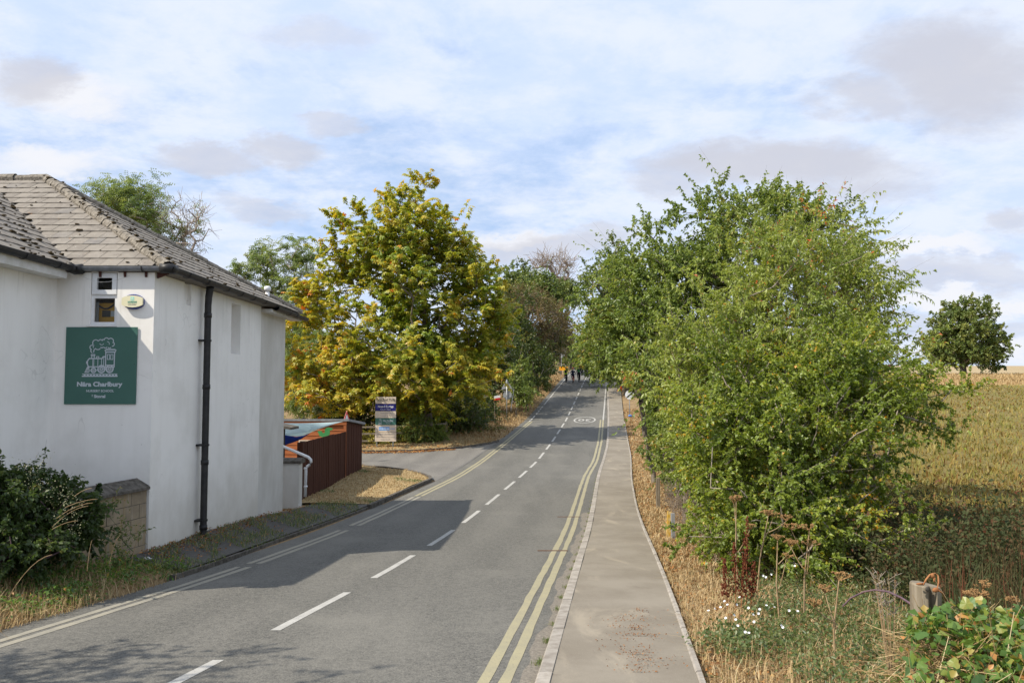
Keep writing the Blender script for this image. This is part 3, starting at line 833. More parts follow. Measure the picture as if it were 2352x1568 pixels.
# wing wall and hidden backs
WY0 = 10.9
quad_yz(wall, WY0, YF, -4.2, ZT - .02, XI)
wall.add([(XI, WY0, -4.2), (-20, WY0, -4.2), (-20, WY0, ZT), (XI, WY0, ZT)], [(3, 2, 1, 0)])
wall.add([(XW - .05, YB, -4.6), (-24, YB, -4.6), (-24, YB, ZT), (XW - .05, YB, ZT)], [(0, 1, 2, 3)])
wall.build('wall', M['white_render'], house)
rw = MB(); quad_yz(rw, YS, YB, -4.6, ZT - .05, XW - .05)
rw.build('wall', M['grey_render'], house)
pl = MB()
pl.prism([(XW - .02, 17.6, -3.62), (XW + .05, 17.6, -3.62), (XW + .05, YB + .1, -3.84), (XW - .02, YB + .1, -3.84)], (0, 0, .1))
pl.build('plinth', M['coping'], house)

# roof decks under the tiles
EX, EYF, EYB, EZ = -6.52, 14.945, 24.55, 2.26
AP = Vector((-11.6, 19.62, 5.16))
WX = -8.28
RL = -26.0
roof = MB()
dz = -.03
def V3(x, y, z): return (x, y, z + dz)
roof.add([V3(EX, EYF, EZ), V3(*AP), V3(RL, AP.y, AP.z), V3(RL, EYF, EZ)], [(0, 1, 2, 3)])
roof.add([V3(EX, EYF, EZ), V3(EX, EYB, EZ), V3(*AP)], [(0, 1, 2)])
roof.add([V3(EX, EYB, EZ), V3(RL, EYB, EZ), V3(RL, AP.y, AP.z), V3(*AP)], [(0, 1, 2, 3)])
wr = .60
roof.add([V3(WX, WY0 - .2, EZ), V3(WX, EYF, EZ), V3(WX - 4.6, EYF + 4.6, EZ + 4.6 * wr), V3(WX - 4.6, WY0 - .2, EZ + 4.6 * wr)], [(0, 1, 2, 3)])
roof.add([V3(WX - 4.6, WY0 - .2, EZ + 4.6 * wr), V3(WX - 4.6, EYF + 4.6, EZ + 4.6 * wr), V3(WX - 9.2, EYF, EZ), V3(WX - 9.2, WY0 - .2, EZ)], [(0, 1, 2, 3)])
# eaves underside
roof.add([(EX, EYF, EZ - .08), (EX, EYB, EZ - .08), (XW - .1, EYB, EZ - .10), (XW - .1, EYF, EZ - .10)], [(3, 2, 1, 0)])
roof.add([(EX, EYF, EZ - .08), (XI - 1, EYF, EZ - .08), (XI - 1, YF + .1, EZ - .10), (EX, YF + .1, EZ - .10)], [(0, 1, 2, 3)])
roof_o = roof.build('roof', M['tile'], house)

def tile_mesh(w, l, t):
    mb = MB()
    h = w / 2
    # slight camber and a thick, chipped lower edge
    vs = []
    for (yy_, zz_) in ((0, t * 1.45), (l * .5, t * .9), (l, t * .3)):
        for (xx_, c) in ((-h, 0), (0, .004), (h, 0)):
            vs.append((xx_, yy_, zz_ + c))
    for (yy_, zz_) in ((0, t * .45), (l, -t * .5)):
        for xx_ in (-h, h):
            vs.append((xx_, yy_, zz_))
    mb.add(vs, [(0, 1, 4, 3), (1, 2, 5, 4), (3, 4, 7, 6), (4, 5, 8, 7), (0, 9, 10, 2, 1), (0, 3, 6, 11, 9), (2, 10, 12, 8, 5)])
    return mb.mesh('tile', M['tile'])
TILE_W, TILE_L = .335, .42
tile_me = [tile_mesh(TILE_W - .006 - random.uniform(0, .006), TILE_L + random.uniform(-.01, .01), .017) for _ in range(6)]
tile_list = []      # (location, ex, ey(up slope), normal)
def slope_tiles(e0, edir, sdir, slen, nrow, inside, length):
    ex = Vector(edir).normalized(); ey = Vector(sdir).normalized(); nz = ex.cross(ey).normalized()
    if nz.z < 0:
        nz = -nz
    gauge = slen / nrow
    for i in range(nrow):
        x = -TILE_W * (.5 if i % 2 else 0)
        while x < length:
            p = Vector(e0) + ex * (x + TILE_W / 2) + ey * (i * gauge)
            if inside(p + ey * gauge * .5):
                tile_list.append((p, ex, ey, nz))
            x += TILE_W
sf = Vector((0, AP.y - EYF, AP.z - EZ))
def in_front(p):
    t = (p.y - EYF) / (AP.y - EYF)
    return p.x < EX + (AP.x - EX) * t - .02 and p.x > WX - (p.y - EYF) - .16 and p.x > -14.5
slope_tiles((-14.5, EYF, EZ), (1, 0, 0), sf, sf.length, 15, in_front, 8.2)
sr = Vector((AP.x - EX, 0, AP.z - EZ))
def in_right(p):
    t = (EX - p.x) / (EX - AP.x)
    return EYF + (AP.y - EYF) * t + .08 < p.y < EYB + (AP.y - EYB) * t - .02
slope_tiles((EX, EYF, EZ), (0, 1, 0), sr, sr.length, 15, in_right, 10.0)
sw = Vector((-4.6, 0, 4.6 * wr))
def in_wing(p):
    return p.y < EYF + (WX - p.x) + .10 and p.y > 11.3
slope_tiles((WX, 11.0, EZ), (0, 1, 0), sw, sw.length, 15, in_wing, 9.0)
def seen(p):
    px = CX + p.x / p.y * F
    return (0 if px > -20 else 1000) + p.length
tile_list.sort(key=lambda q: seen(q[0]))
rest = MB()
hl = wloc(roof_o)
for i, (p, ex, ey, nz) in enumerate(tile_list):
    tw = random.uniform(-.012, .012)
    exx = (ex + ey * tw).normalized()
    if exx.cross(ey).dot(nz) < 0:
        exx = -exx
    mat = Matrix((exx, ey, exx.cross(ey))).transposed()
    me = tile_me[i % 6]
    if i < 299:
        link('tile', me, roof_o, Vector(p) - hl + nz * random.uniform(0, .006), mat.to_euler())
    else:
        vs = [Vector(p) + mat @ v.co for v in me.vertices]
        rest.add(vs, [tuple(f.vertices) for f in me.polygons])
tag(rest.build('tiling', M['tile'], roof_o), kind='stuff')
# hips, ridge and valley bedded in mortar
def caps(a, b, r, ln, name):
    a, b = Vector(a), Vector(b); d = b - a; n = max(1, round(d.length / ln))
    for i in range(n):
        p, q = a + d * ((i + .02) / n), a + d * ((i + 1.03) / n)
        mb = MB()
        j = Vector((random.uniform(-.015, .015), random.uniform(-.015, .015), random.uniform(-.01, .015)))
        mb.tube([p + j, q + j], [r * 1.03, r * .97], 7, False, (-.5, math.pi + .5))
        mb.build(name, M['mortar'], roof_o)
caps((EX + .03, EYF - .02, EZ - .02), AP + Vector((0, 0, .0)), .125, .36, 'hip_tile')
caps((EX, EYB, EZ), AP, .115, .36, 'hip_tile')
caps(AP, (-15, AP.y, AP.z), .13, .36, 'ridge_tile')
mort = MB()
for k in range(260):
    t = random.random()
    c = Vector((EX, EYF, EZ)).lerp(AP, t) + Vector((random.uniform(-.05, .02) - .10, random.uniform(-.02, .05) - .0, random.uniform(-.01, .05)))
    mort.ball(c, random.uniform(.018, .045), (1, 1, .8), 5, 4, .3)
tag(mort.build('mortar_lump', M['mortar'], roof_o), kind='stuff')
moss = MB()
def moss_on(n, e0, ed, sd, sl, L, ins):
    ed, sd = Vector(ed).normalized(), Vector(sd).normalized()
    nz = ed.cross(sd); nz = nz if nz.z > 0 else -nz
    k = 0
    while k < n:
        row = random.randrange(15)
        p = Vector(e0) + ed * random.uniform(0, L) + sd * ((row + random.choice((.02, .06, .4))) * sl / 15)
        k += 1
        if ins(p):
            moss.ball(p + nz * .035, .012 + .035 * random.random() ** 2.5, (1.5, 1.3, .6), 6, 4, .35)
moss_on(120, (-14.5, EYF, EZ), (1, 0, 0), sf, sf.length, 8.0, in_front)
moss_on(150, (EX, EYF, EZ), (0, 1, 0), sr, sr.length, 9.8, in_right)
moss_on(620, (WX, 11.0, EZ), (0, 1, 0), sw, sw.length, 9.0, in_wing)
for k in range(60):
    t = random.random()
    c = Vector((EX, EYF, EZ)).lerp(AP, t) + Vector((random.uniform(-.1, .1), random.uniform(-.1, .1), random.uniform(.08, .13)))
    moss.ball(c, random.uniform(.02, .05), (1.2, 1.2, .7), 6, 4, .3)
tag(moss.build('moss', M['moss'], roof_o), kind='stuff')

# gutters
def gutter(pts, r, mat, name='gutter'):
    mb = MB()
    mb.tube(pts, r, 9, False, (math.pi - .15, 2 * math.pi + .15))
    mb.tube(pts, r * .9, 9, False, (2 * math.pi + .15, math.pi - .15))
    return mb.build(name, mat, house, True)
gr = .088
gutter([(WX + .05, WY0, EZ + .00), (WX + .05, EYF - .12, EZ - .03)], gr, M['gutter_black'])
gutter([(WX + .02, EYF - .03, EZ - .01), (EX + .02, EYF - .03, EZ - .01)], .074, M['gutter_grey'])
gutter([(EX + .07, EYF - .05, EZ - .01), (EX + .07, 22.9, EZ - .03)], gr, M['gutter_black'])
gutter([(EX + .10, 21.6, EZ - .10), (EX + .10, EYB + .2, EZ - .14)], gr, M['gutter_black'])
cb = MB()
cb.tube([(EX - .10, EYF - .03, EZ - .03), (EX + .05, EYF - .03, EZ - .03), (EX + .075, EYF + .01, EZ - .03), (EX + .07, EYF + .16, EZ - .03)], gr * 1.12, 8)
cb.build('gutter_joint', M['gutter_black'], house, True); cb = MB()
cb.tube([(WX + .05, EYF - .26, EZ - .04), (WX + .05, EYF - .06, EZ - .06), (WX + .2, EYF - .07, EZ - .05)], gr * 1.12, 8)
cb.build('gutter_joint', M['gutter_black'], house, True)
def gbracket(c, along):
    mb = MB()
    a = Vector(along).normalized(); side = a.cross(Vector((0, 0, 1)))
    pts = []
    for i in range(8):
        t = math.pi + math.pi * i / 7
        pts.append(Vector(c) + side * (math.cos(t) * (gr + .008)) + Vector((0, 0, math.sin(t) * (gr + .010))))
    for i in range(7):
        mb.obox((pts[i] + pts[i + 1]) / 2, (pts[i + 1] - pts[i]), a, (pts[i + 1] - pts[i]).cross(a), (pts[i + 1] - pts[i]).length * .55, .014, .004)
    mb.build('gutter_bracket', M['gutter_black'], house)
for yq in (12.2, 13.3, 14.3): gbracket((WX + .05, yq, EZ - .02), (0, 1, 0))
gbracket((-6.95, EYF - .03, EZ - .01), (1, 0, 0))
for yq in (15.7, 16.7, 17.9, 18.8, 19.7, 20.6, 21.5, 22.3): gbracket((EX + .07, yq, EZ - .02), (0, 1, 0))
for yq in (22.8, 23.5, 24.2): gbracket((EX + .10, yq, EZ - .12), (0, 1, 0))
# fascia / soffit of wing and rear bay, rafter feet
fs = MB()
fs.box(WX - .34, WX - .01, WY0 - .15, YF - .26, EZ - .25, EZ - .09)
fs.build('soffit', M['fascia'], house)
fs = MB(); fs.box(XW - .06, EX + .02, YS + .02, EYB, EZ - .24, EZ - .16)
fs.build('soffit', M['fascia'], house)
for xq in (-7.82, -7.35, -6.95):
    mb = MB(); mb.prism([(xq, YF - .02, EZ - .19), (xq, YF - .02, EZ - .08), (xq, EYF + .02, EZ - .08), (xq, EYF + .02, EZ - .12)], (.05, 0, 0)); mb.build('rafter_foot', M['rafter'], house)
for yq in (15.05,):
    mb = MB(); mb.prism([(XW + .02, yq, EZ - .2), (XW + .02, yq, EZ - .08), (EX - .02, yq, EZ - .08), (EX - .02, yq, EZ - .12)], (0, .05, 0)); mb.build('rafter_foot', M['rafter'], house)
# downpipe
dpx, dpy = XW + .16, 17.25
dp = MB()
dp.tube([(dpx + .04, dpy, EZ - .06), (dpx + .03, dpy, EZ - .16), (dpx + .01, dpy, EZ - .30), (dpx, dpy, EZ - .5), (dpx, dpy, -3.30), (dpx + .03, dpy + .0, -3.42), (dpx + .14, dpy - .02, -3.50), (dpx + .30, dpy - .04, -3.53)], [.085, .08, .075, .072, .072, .075, .075, .08], 12)
for zz_ in (1.55, -1.62, -.0):
    dp.tube([(dpx, dpy, zz_ - .05), (dpx, dpy, zz_ + .05)], .083, 12)
dp.tube([(dpx, dpy, -3.05), (dpx, dpy, -2.95)], .083, 12)
dpo = dp.build('downpipe', M['gutter_black'], house, True)
for zz_ in (1.0, -1.25, -2.85):
    mb = MB(); mb.box(XW, dpx + .02, dpy - .11, dpy + .11, zz_ - .02, zz_ + .02); mb.tube([(dpx, dpy, zz_ - .02), (dpx, dpy, zz_ + .02)], .088, 12)
    mb.build('pipe_bracket', M['gutter_black'], dpo)
# vents on the rear of the roof
vp = P(614, 690, 23.6); vt = P(614, 657, 23.6)
mb = MB(); mb.tube([vp - Vector((0, 0, .3)), (vp.x, vp.y, vt.z - .12)], .06, 10); mb.tube([(vp.x, vp.y, vt.z - .14), (vp.x, vp.y, vt.z - .03), (vp.x, vp.y, vt.z)], [.10, .10, .05], 10)
mb.build('roof_vent', M['upvc'], house, True)
# window
win = MB()
def frame(mb, x0, x1, z0, z1, w, y0, y1):
    mb.box(x0, x0 + w, y0, y1, z0, z1); mb.box(x1 - w, x1, y0, y1, z0, z1)
    mb.box(x0 + w, x1 - w, y0, y1, z0, z0 + w); mb.box(x0 + w, x1 - w, y0, y1, z1 - w, z1)
zm = P(230, 677, YF).z
frame(win, wx0 + .002, wx1 - .002, wz0 + .002, zm - .008, .055, YF + .03, YF + .09)
wino = win.build('window', M['upvc'], house)
tp = MB(); frame(tp, wx0 + .02, wx1 - .02, zm + .012, wz1 - .03, .085, YF + .0, YF + .07); tp.box(wx0 + .10, wx1 - .10, YF - .012, YF - .002, wz1 - .085, wz1 - .07); tp.box(wx0 + .002, wx1 - .002, YF + .03, YF + .09, zm - .006, wz1 - .002) if False else None
frame(tp, wx0 + .002, wx1 - .002, zm - .004, wz1 - .002, .022, YF + .03, YF + .088)
tp.build('casement', M['upvc'], wino)
gm = MB(); quad_xz(gm, wx0 + .05, wx1 - .05, wz0 + .05, zm - .06, YF + .06); gm.build('pane', M['glass'], wino)
gm = MB(); quad_xz(gm, wx0 + .11, wx1 - .11, zm + .10, wz1 - .12, YF + .045); gm.build('pane', M['glass'], wino)
sl = MB(); sl.prism([(wx0 - .05, YF - .05, wz0 - .035), (wx0 - .05, YF - .05, wz0 - .005), (wx0 - .05, YF + .03, wz0 + .004), (wx0 - .05, YF + .03, wz0 - .035)], (wx1 - wx0 + .06, 0, 0)); sl.build('sill', M['upvc'], wino)
rm = MB()
rm.box(wx0 - .6, wx1 + .3, YF + .13, YF + 1.6, wz0 - .5, wz1 + .06)
rm.f = rm.f[:2] + rm.f[3:]; rm.mi = rm.mi[:5]
rm.build('room', M['room_dark'], house)
# things seen inside the window
yb = YF + .30
c0 = P(228, 735, yb); c1 = P(270, 696, yb)
case = empty('equipment_case', (c0.x, yb, wz0 - .1), 'yellow equipment case with black strap behind the white window', 'case')
mb = MB(); mb.box(c0.x - .02, c1.x + .05, yb, yb + .2, wz0 - .1, c1.z); mb.build('body', M['box_yellow'], case)
mb = MB(); q = [P(x, yy_, yb - .03) for x, yy_ in ((226, 701), (231, 705), (240, 709), (249, 708), (257, 703), (265, 696))]; mb.tube(q, .017, 8); mb.build('strap', M['dark_plastic'], case, True)
a = P(235, 728, yb); b = P(254, 713, yb); mb = MB(); mb.box(a.x, b.x, yb - .012, yb - .001, a.z, b.z); mb.build('plate', M['dark_plastic'], case)
a = P(254.5, 727, yb); b = P(266, 714, yb); mb = MB(); mb.box(a.x, b.x, yb - .006, yb - .001, a.z, b.z); mb.build('paper_label', M['paper'], case)
a = P(219, 721, YF + .22); b = P(227, 694, YF + .22); mb = MB(); mb.box(a.x, b.x, YF + .22, YF + .235, wz0 - .1, b.z)
tag(mb.build('folder', M['paper'], None), 'narrow pale folder standing left of the yellow case in the window', 'folder')
# hanging wire across the front
mb = MB(); q = [P(x, yy_, YF - .05) for x, yy_ in ((168, 622), (180, 630), (200, 640), (215, 645), (232, 648), (250, 647), (268, 643), (285, 638), (298, 633))]; mb.tube(q, .004, 5)
mb.build('cable', M['fascia'], house)

# ---- nursery sign
YS_ = YF - .02
sg0, sg1 = P(147, 928, YS_), P(316.6, 751, YS_)
sgn = empty('nursery_sign', (sg0.x, YS_, sg0.z), 'large square green sign with white steam engine, reading Nära Charlbury Nursery School', 'sign')
mb = MB(); mb.box(sg0.x, sg1.x, YS_ - .006, YS_ + .006, sg0.z, sg1.z); mb.build('board', M['sign_green'], sgn)
SW, SH = sg1.x - sg0.x, sg1.z - sg0.z
def S(u, v, d=.009):
    return Vector((sg0.x + (u - 72) / 1363 * SW, YS_ - d, sg0.z + (1505 - v) / 1425 * SH))
stroke_n = 0
def stroke(mb, pts, w, close=False):
    p = [S(*q) for q in pts]
    if close: p.append(p[0])
    w = w * 1.3 / 1363 * SW / 2
    for a, b in zip(p[:-1], p[1:]):
        d = b - a
        if d.length < 1e-6: continue
        d.normalize(); n_ = Vector((-d.z, 0, d.x))
        e = d * (w * .8)
        global stroke_n
        stroke_n += 1
        lift = Vector((0, -.00035 * (stroke_n % 11), 0)); a = a + lift; b = b + lift
        mb.add([a - n_ * w - e, b - n_ * w + e, b + n_ * w + e, a + n_ * w - e], [(0, 1, 2, 3)])
def arc(cx, cy, r, a0, a1, n=12):
    return [(cx + r * math.cos(math.radians(a0 + (a1 - a0) * i / n)), cy + r * math.sin(math.radians(a0 + (a1 - a0) * i / n))) for i in range(n + 1)]
tr = MB()
T_ = 15
stroke(tr, [(530, 815), (505, 790), (497, 730), (508, 690), (535, 663), (775, 663), (795, 628), (845, 628), (845, 815), (530, 815)], T_)
stroke(tr, [(497, 715), (480, 718), (478, 752), (497, 756)], 10)
for x in (600, 620, 697, 768): stroke(tr, [(x, 665), (x, 812)], 9)
stroke(tr, [(808, 630), (808, 812)], 9)
stroke(tr, [(577, 660), (577, 612), (626, 612), (626, 660)], 11); stroke(tr, [(566, 588), (635, 588), (635, 610), (566, 610)], 11, True)
stroke(tr, [(670, 660), (670, 627), (712, 627), (712, 660)], 10)
stroke(tr, [(845, 545), (1012, 545), (1008, 820), (845, 820)], T_, True); stroke(tr, [(845, 785), (1005, 785)], 12)
stroke(tr, [(826, 508), (1036, 508), (1024, 540), (838, 540)], 11, True); stroke(tr, [(845, 505), (845, 490), (1018, 490), (1018, 505)], 9)
stroke(tr, [(877, 588), (918, 588), (918, 680), (877, 680)], 9, True); stroke(tr, [(938, 588), (981, 588), (981, 680), (938, 680)], 9, True)
for (cx, cy, r, w) in ((768, 857, 66, 17), (925, 853, 66, 17), (618, 880, 42, 16), (618, 880, 16, 10)):
    stroke(tr, arc(cx, cy, r, 0, 360, 26), w)
for (cx, cy) in ((768, 857), (925, 853)):
    for k in range(12):
        a = math.pi * k / 6; stroke(tr, [(cx + 16 * math.cos(a), cy + 16 * math.sin(a)), (cx + 58 * math.cos(a), cy + 58 * math.sin(a))], 7)
stroke(tr, [(785, 853), (908, 853)], 9)
stroke(tr, [(535, 884), (575, 884)], 10); stroke(tr, [(662, 880), (705, 880)], 10)
stroke(tr, [(530, 820), (500, 820), (455, 918), (532, 918), (532, 820)], 10)
for k in range(2): stroke(tr, [(512 + k * 8, 825), (478 + 26 * k, 915)], 8)
stroke(tr, [(410, 948), (1070, 948)], 9); stroke(tr, [(410, 988), (1070, 988)], 18)
for k in range(11): stroke(tr, [(440 + 60 * k, 968), (462 + 60 * k, 968)], 14)
# smoke
for (cx, cy, r, a0, a1) in ((645, 375, 58, 150, 320), (735, 350, 38, 205, 330), (787, 330, 20, 205, 320), (848, 322, 42, 190, 335), (930, 340, 52, 225, 395), (960, 395, 40, 320, 445), (910, 430, 40, 50, 130), (830, 430, 38, 40, 140), (765, 440, 24, 40, 140), (690, 440, 58, 40, 140),
                        (575, 455, 38, 110, 285), (582, 520, 28, 110, 235), (645, 520, 32, 170, 250)):
    stroke(tr, arc(cx, cy, r, a0, a1, 12), 12)
stroke(tr, arc(760, 370, 40, 30, 150, 8), 8); stroke(tr, arc(865, 390, 40, 270, 380, 8), 8); stroke(tr, arc(625, 445, 26, 130, 250, 8), 8)
stroke(tr, [(618, 515), (612, 548)], 11); stroke(tr, [(560, 530), (580, 555)], 11)
tr.build('engine_emblem', M['sign_print'], sgn)
ks = SW / 1363
text('lettering', 'Nära Charlbury', 118 * ks, M['sign_print'], S(736, 1140, .008), sgn, bold=.0045, width=862 * ks)
# slab feet on the stems give the heavy serif letters their look
text('lettering', 'NURSERY SCHOOL', 60 * ks, M['sign_print'], S(752, 1262, .008), sgn, bold=.0012, width=525 * ks)
text('lettering', 'BY', 26 * ks, M['sign_print'], S(612, 1340, .008), sgn, bold=.0006)
text('lettering', 'Storal', 78 * ks, M['sign_print'], S(750, 1362, .008), sgn, bold=.0028, width=212 * ks)
mb = MB(); stroke(mb, [(597, 1360), (628, 1360)], 5); mb.build('lettering', M['sign_print'], sgn)
mb = MB()
for (u, v) in ((125, 118), (1400, 108), (120, 795), (1390, 768), (108, 1450), (755, 1448), (1387, 1446)):
    c = S(u, v, .008); mb.ball(c, .007, (1, .4, 1), 6, 4)
mb.build('screw', M['print_black'], sgn)

# ---- alarm box
ac = P(306.5, 693, YF - .04)
al = empty('alarm_box', (ac.x, YF, ac.z), 'oval cream and blue burglar alarm box on the white front wall', 'alarm box')
def oval(mb, c, rx, rz, cut, y0, y1, n=32):
    pts = []
    for i in range(n):
        t = 2 * math.pi * i / n
        pts.append((max(-cut, min(cut, rx * math.cos(t))), rz * math.sin(t)))
    mb.prism([(c.x + x, y0, c.z + z) for x, z in pts], (0, y1 - y0, 0))
mb = MB(); oval(mb, ac, .205, .142, .195, YF, YF - .045); mb.build('backplate', M['alarm_blue'], al)
mb = MB(); oval(mb, ac + Vector((-.006, 0, .004)), .235, .112, .196, YF - .045, YF - .085); mb.build('cover', M['alarm_cream'], al)
af = YF - .087
text('lettering', 'HOMESAFE', .034, M['print_green'], (ac.x, af, ac.z - .006), al, bold=.0008, width=.17)
text('lettering', 'FIRE & SECURITY', .018, M['print_green'], (ac.x, af, ac.z - .034), al, width=.17)
text('lettering', '01993 891871', .02, M['print_grey'], (ac.x, af, ac.z - .061), al, width=.15)
mb = MB(); mb.box(ac.x - .032, ac.x + .032, af - .0005, af + .001, ac.z + .022, ac.z + .085); mb.build('emblem', M['print_aqua'], al)
mb = MB(); mb.prism([(ac.x - .02, af - .001, ac.z + .03), (ac.x - .008, af - .001, ac.z + .03), (ac.x - .008, af - .001, ac.z + .048), (ac.x + .008, af - .001, ac.z + .048), (ac.x + .008, af - .001, ac.z + .03), (ac.x + .02, af - .001, ac.z + .03), (ac.x + .02, af - .001, ac.z + .058), (ac.x, af - .001, ac.z + .076), (ac.x - .02, af - .001, ac.z + .058)], (0, -.001, 0)); mb.build('emblem', M['alarm_cream'], al)

# ---- concrete block wall beside the house
bw = empty('garden_wall', (-7.3, 13.6, -3.3), 'stained concrete block wall with dark coping against the white house corner', 'wall')
d0 = Vector((-6.80, 14.97, 0)); dd = Vector((-.184, -.983, 0)).normalized(); nn = Vector((dd.y, -dd.x, 0)) * -1
if nn.x < 0: nn = -nn
z_top = -1.90
for r_ in range(7):
    zt_ = z_top - r_ * .255
    t = 0.0; first = True
    while t < 3.6:
        ln = .21 if (r_ % 2 and first) else .44
        first = False
        c = d0 + dd * (t + ln / 2) + nn * (random.uniform(-.004, .004) - .1)
        mb = MB(); mb.obox((c.x, c.y, zt_ - .1215), dd, nn, (0, 0, 1), ln / 2 - .006, .1, .1215)
        mb.build('block', M['block'], bw)
        t += ln
mb = MB(); c = d0 + dd * 1.8 - nn * .1; mb.obox((c.x, c.y, -2.78), dd, nn, (0, 0, 1), 1.8, .094, .9); mb.build('mortar_core', M['coping'], bw)
for i in range(4):
    a = d0 + dd * (i * .9 + .006); b = d0 + dd * ((i + 1) * .9 - .006)
    mb = MB()
    prof = [(.07, -.0), (.07, .05), (.01, .085), (-.21, .2), (-.28, .16), (-.28, 0)]
    mb.add([tuple(a + nn * o + Vector((0, 0, z_top + h))) for o, h in prof] + [tuple(b + nn * o + Vector((0, 0, z_top + h))) for o, h in prof],
           [(0, 1, 2, 3, 4, 5), (11, 10, 9, 8, 7, 6)] + [(k, 6 + k, 6 + (k + 1) % 6, (k + 1) % 6) for k in range(6)])
    mb.build('coping_stone', M['coping'], bw)

# ------------------------------------------------------------------ shed, board fence, rear yard
shed = empty('shed', (-9.5, 34.5, -3.85), 'orange and red-brown timber shed with flat grey felt roof beyond the house', 'shed')
XS = -6.80
SYF, SYB = 32.85, 36.35
for i in range(13):
    z0 = -3.9 + i * .19
    mb = MB(); mb.prism([(-14, SYF, z0), (-14, SYF - .028, z0 + .004), (-14, SYF - .012, z0 + .186), (-14, SYF, z0 + .19)], (14 + XS - .02, 0, 0))
    mb.build('board', M['shed_boards'], shed)
mb = MB(); mb.box(-14, XS - .05, SYF + .005, SYB, -4.2, -1.55); mb.build('frame', M['fence_boards'], shed)
mb = MB()
yq = SYF - .02
while yq < SYB:
    mb.box(XS - .05, XS - (.0 if int(yq * 10) % 2 else .012), yq, yq + .138, -4.1, -1.45 - (yq - SYF) * .09); yq += .142
tag(mb.build('side_boards', M['fence_boards'], shed), kind='stuff')
mb = MB(); mb.prism([(-14, SYF - .12, -1.40), (-14, SYF - .12, -1.31), (-14, SYB + .1, -1.62), (-14, SYB + .1, -1.72)], (14 + XS + .12, 0, 0)); mb.build('roof', M['felt_grey'], shed)
mb = MB(); mb.box(-14, XS + .02, SYF - .09, SYF - .04, -1.56, -1.415); mb.build('fascia', M['shed_boards'], shed)
a, b = P(686, 1056, SYF), P(698, 1005, SYF)
mb = MB(); frame(mb, a.x, P(712, 1010, SYF).x + .1, a.z - .15, b.z - .08, .05, SYF - .05, SYF - .01); wo_ = mb.build('window', M['panel_cream'], shed)
mb = MB(); quad_xz(mb, a.x + .04, P(712, 1010, SYF).x + .06, a.z - .12, b.z - .1, SYF - .03); mb.build('pane', M['dark_plastic'], wo_)

fen = empty('board_fence', (XS, 29.4, -3.85), 'dark red-brown vertical board fence running from the yard to the shed', 'fence')
mb = MB()
yq = 26.05
while yq < SYF - .05:
    o = random.uniform(-.006, .006) + (.012 if int(round(yq / .142)) % 2 else 0)
    top = -1.80 + random.uniform(-.008, .008) + (-.03 if yq > 30.5 else 0)
    mb.box(XS - .03 + o, XS - .008 + o, yq, yq + .15, float(zr(yq)) - .1, top); yq += .142
tag(mb.build('fence_boards', M['fence_boards'], fen), kind='stuff')
mb = MB(); mb.box(XS - .12, XS - .04, 26.0, SYF - .05, -2.1, -2.0); mb.box(XS - .12, XS - .04, 26.0, SYF - .05, -3.4, -3.3); mb.build('rail', M['fence_boards'], fen)
mb = MB(); mb.box(XS - .16, XS + .02, 25.95, 26.05, -4, -1.8); mb.build('post', M['fence_boards'], fen)
mb = MB(); mb.box(XS - .10, XS + .01, SYF - .08, SYF - .03, -4, -1.56); mb.build('post', M['shed_boards'], fen)

# aqua and blue shade sails
def sail(name, pts, Ys_, mat, label):
    q = [P(x, y_, Yv) for (x, y_), Yv in zip(pts, Ys_)]
    c = sum(q, Vector()) / len(q)
    c.z -= .12
    V = np.array([tuple(c)] + [tuple(p) for p in q]); n_ = len(q)
    Fa = np.array([(0, 1 + i, 1 + (i + 1) % n_) for i in range(n_)])
    V2 = V + np.array([0, .012, .0])
    Va = np.concatenate([V, V2]); Fb = np.concatenate([Fa, Fa[:, ::-1] + len(V)])
    o = link(name, np_mesh(name, Va, Fb, mat, np.full(len(Va), .5), True))
    return tag(o, label, 'shade sail')
sail('shade_sail', [(789.5, 967), (760, 969.5), (720, 971), (680, 971.5), (640, 971), (640, 998), (663, 1000), (680, 1002), (697, 1000), (712, 993.5), (735, 984), (765, 974)],
     [32.6, 32.2, 31.6, 30.8, 30, 29.6, 30.2, 30.6, 31, 31.3, 31.8, 32.2], M['sail_aqua'], 'pale aqua shade sail stretched in front of the orange shed')
sail('shade_sail', [(714, 993), (698, 1000), (680, 1003), (663, 1000), (640, 996), (640, 1024), (658, 1021), (675, 1015), (692, 1008)],
     [31, 30.7, 30.4, 30, 29.5, 29.5, 30, 30.4, 30.7], M['sail_blue'], 'dark blue shade sail hanging below the aqua one')
# green snake cut-out pegged under the sail
mb = MB()
out = [(729, 990), (734, 1001), (742, 1004), (754, 1002), (758, 994), (757, 988), (762, 988), (765, 984), (760, 982), (752, 981), (746, 985), (746, 993), (741, 994), (738, 989)]
mb.prism([P(x, y_, 32.4) for x, y_ in out], (0, .03, 0))
tag(mb.build('snake_cutout', M['snake_green'], None), 'green snake-shaped board pegged up under the aqua sail', 'cutout')

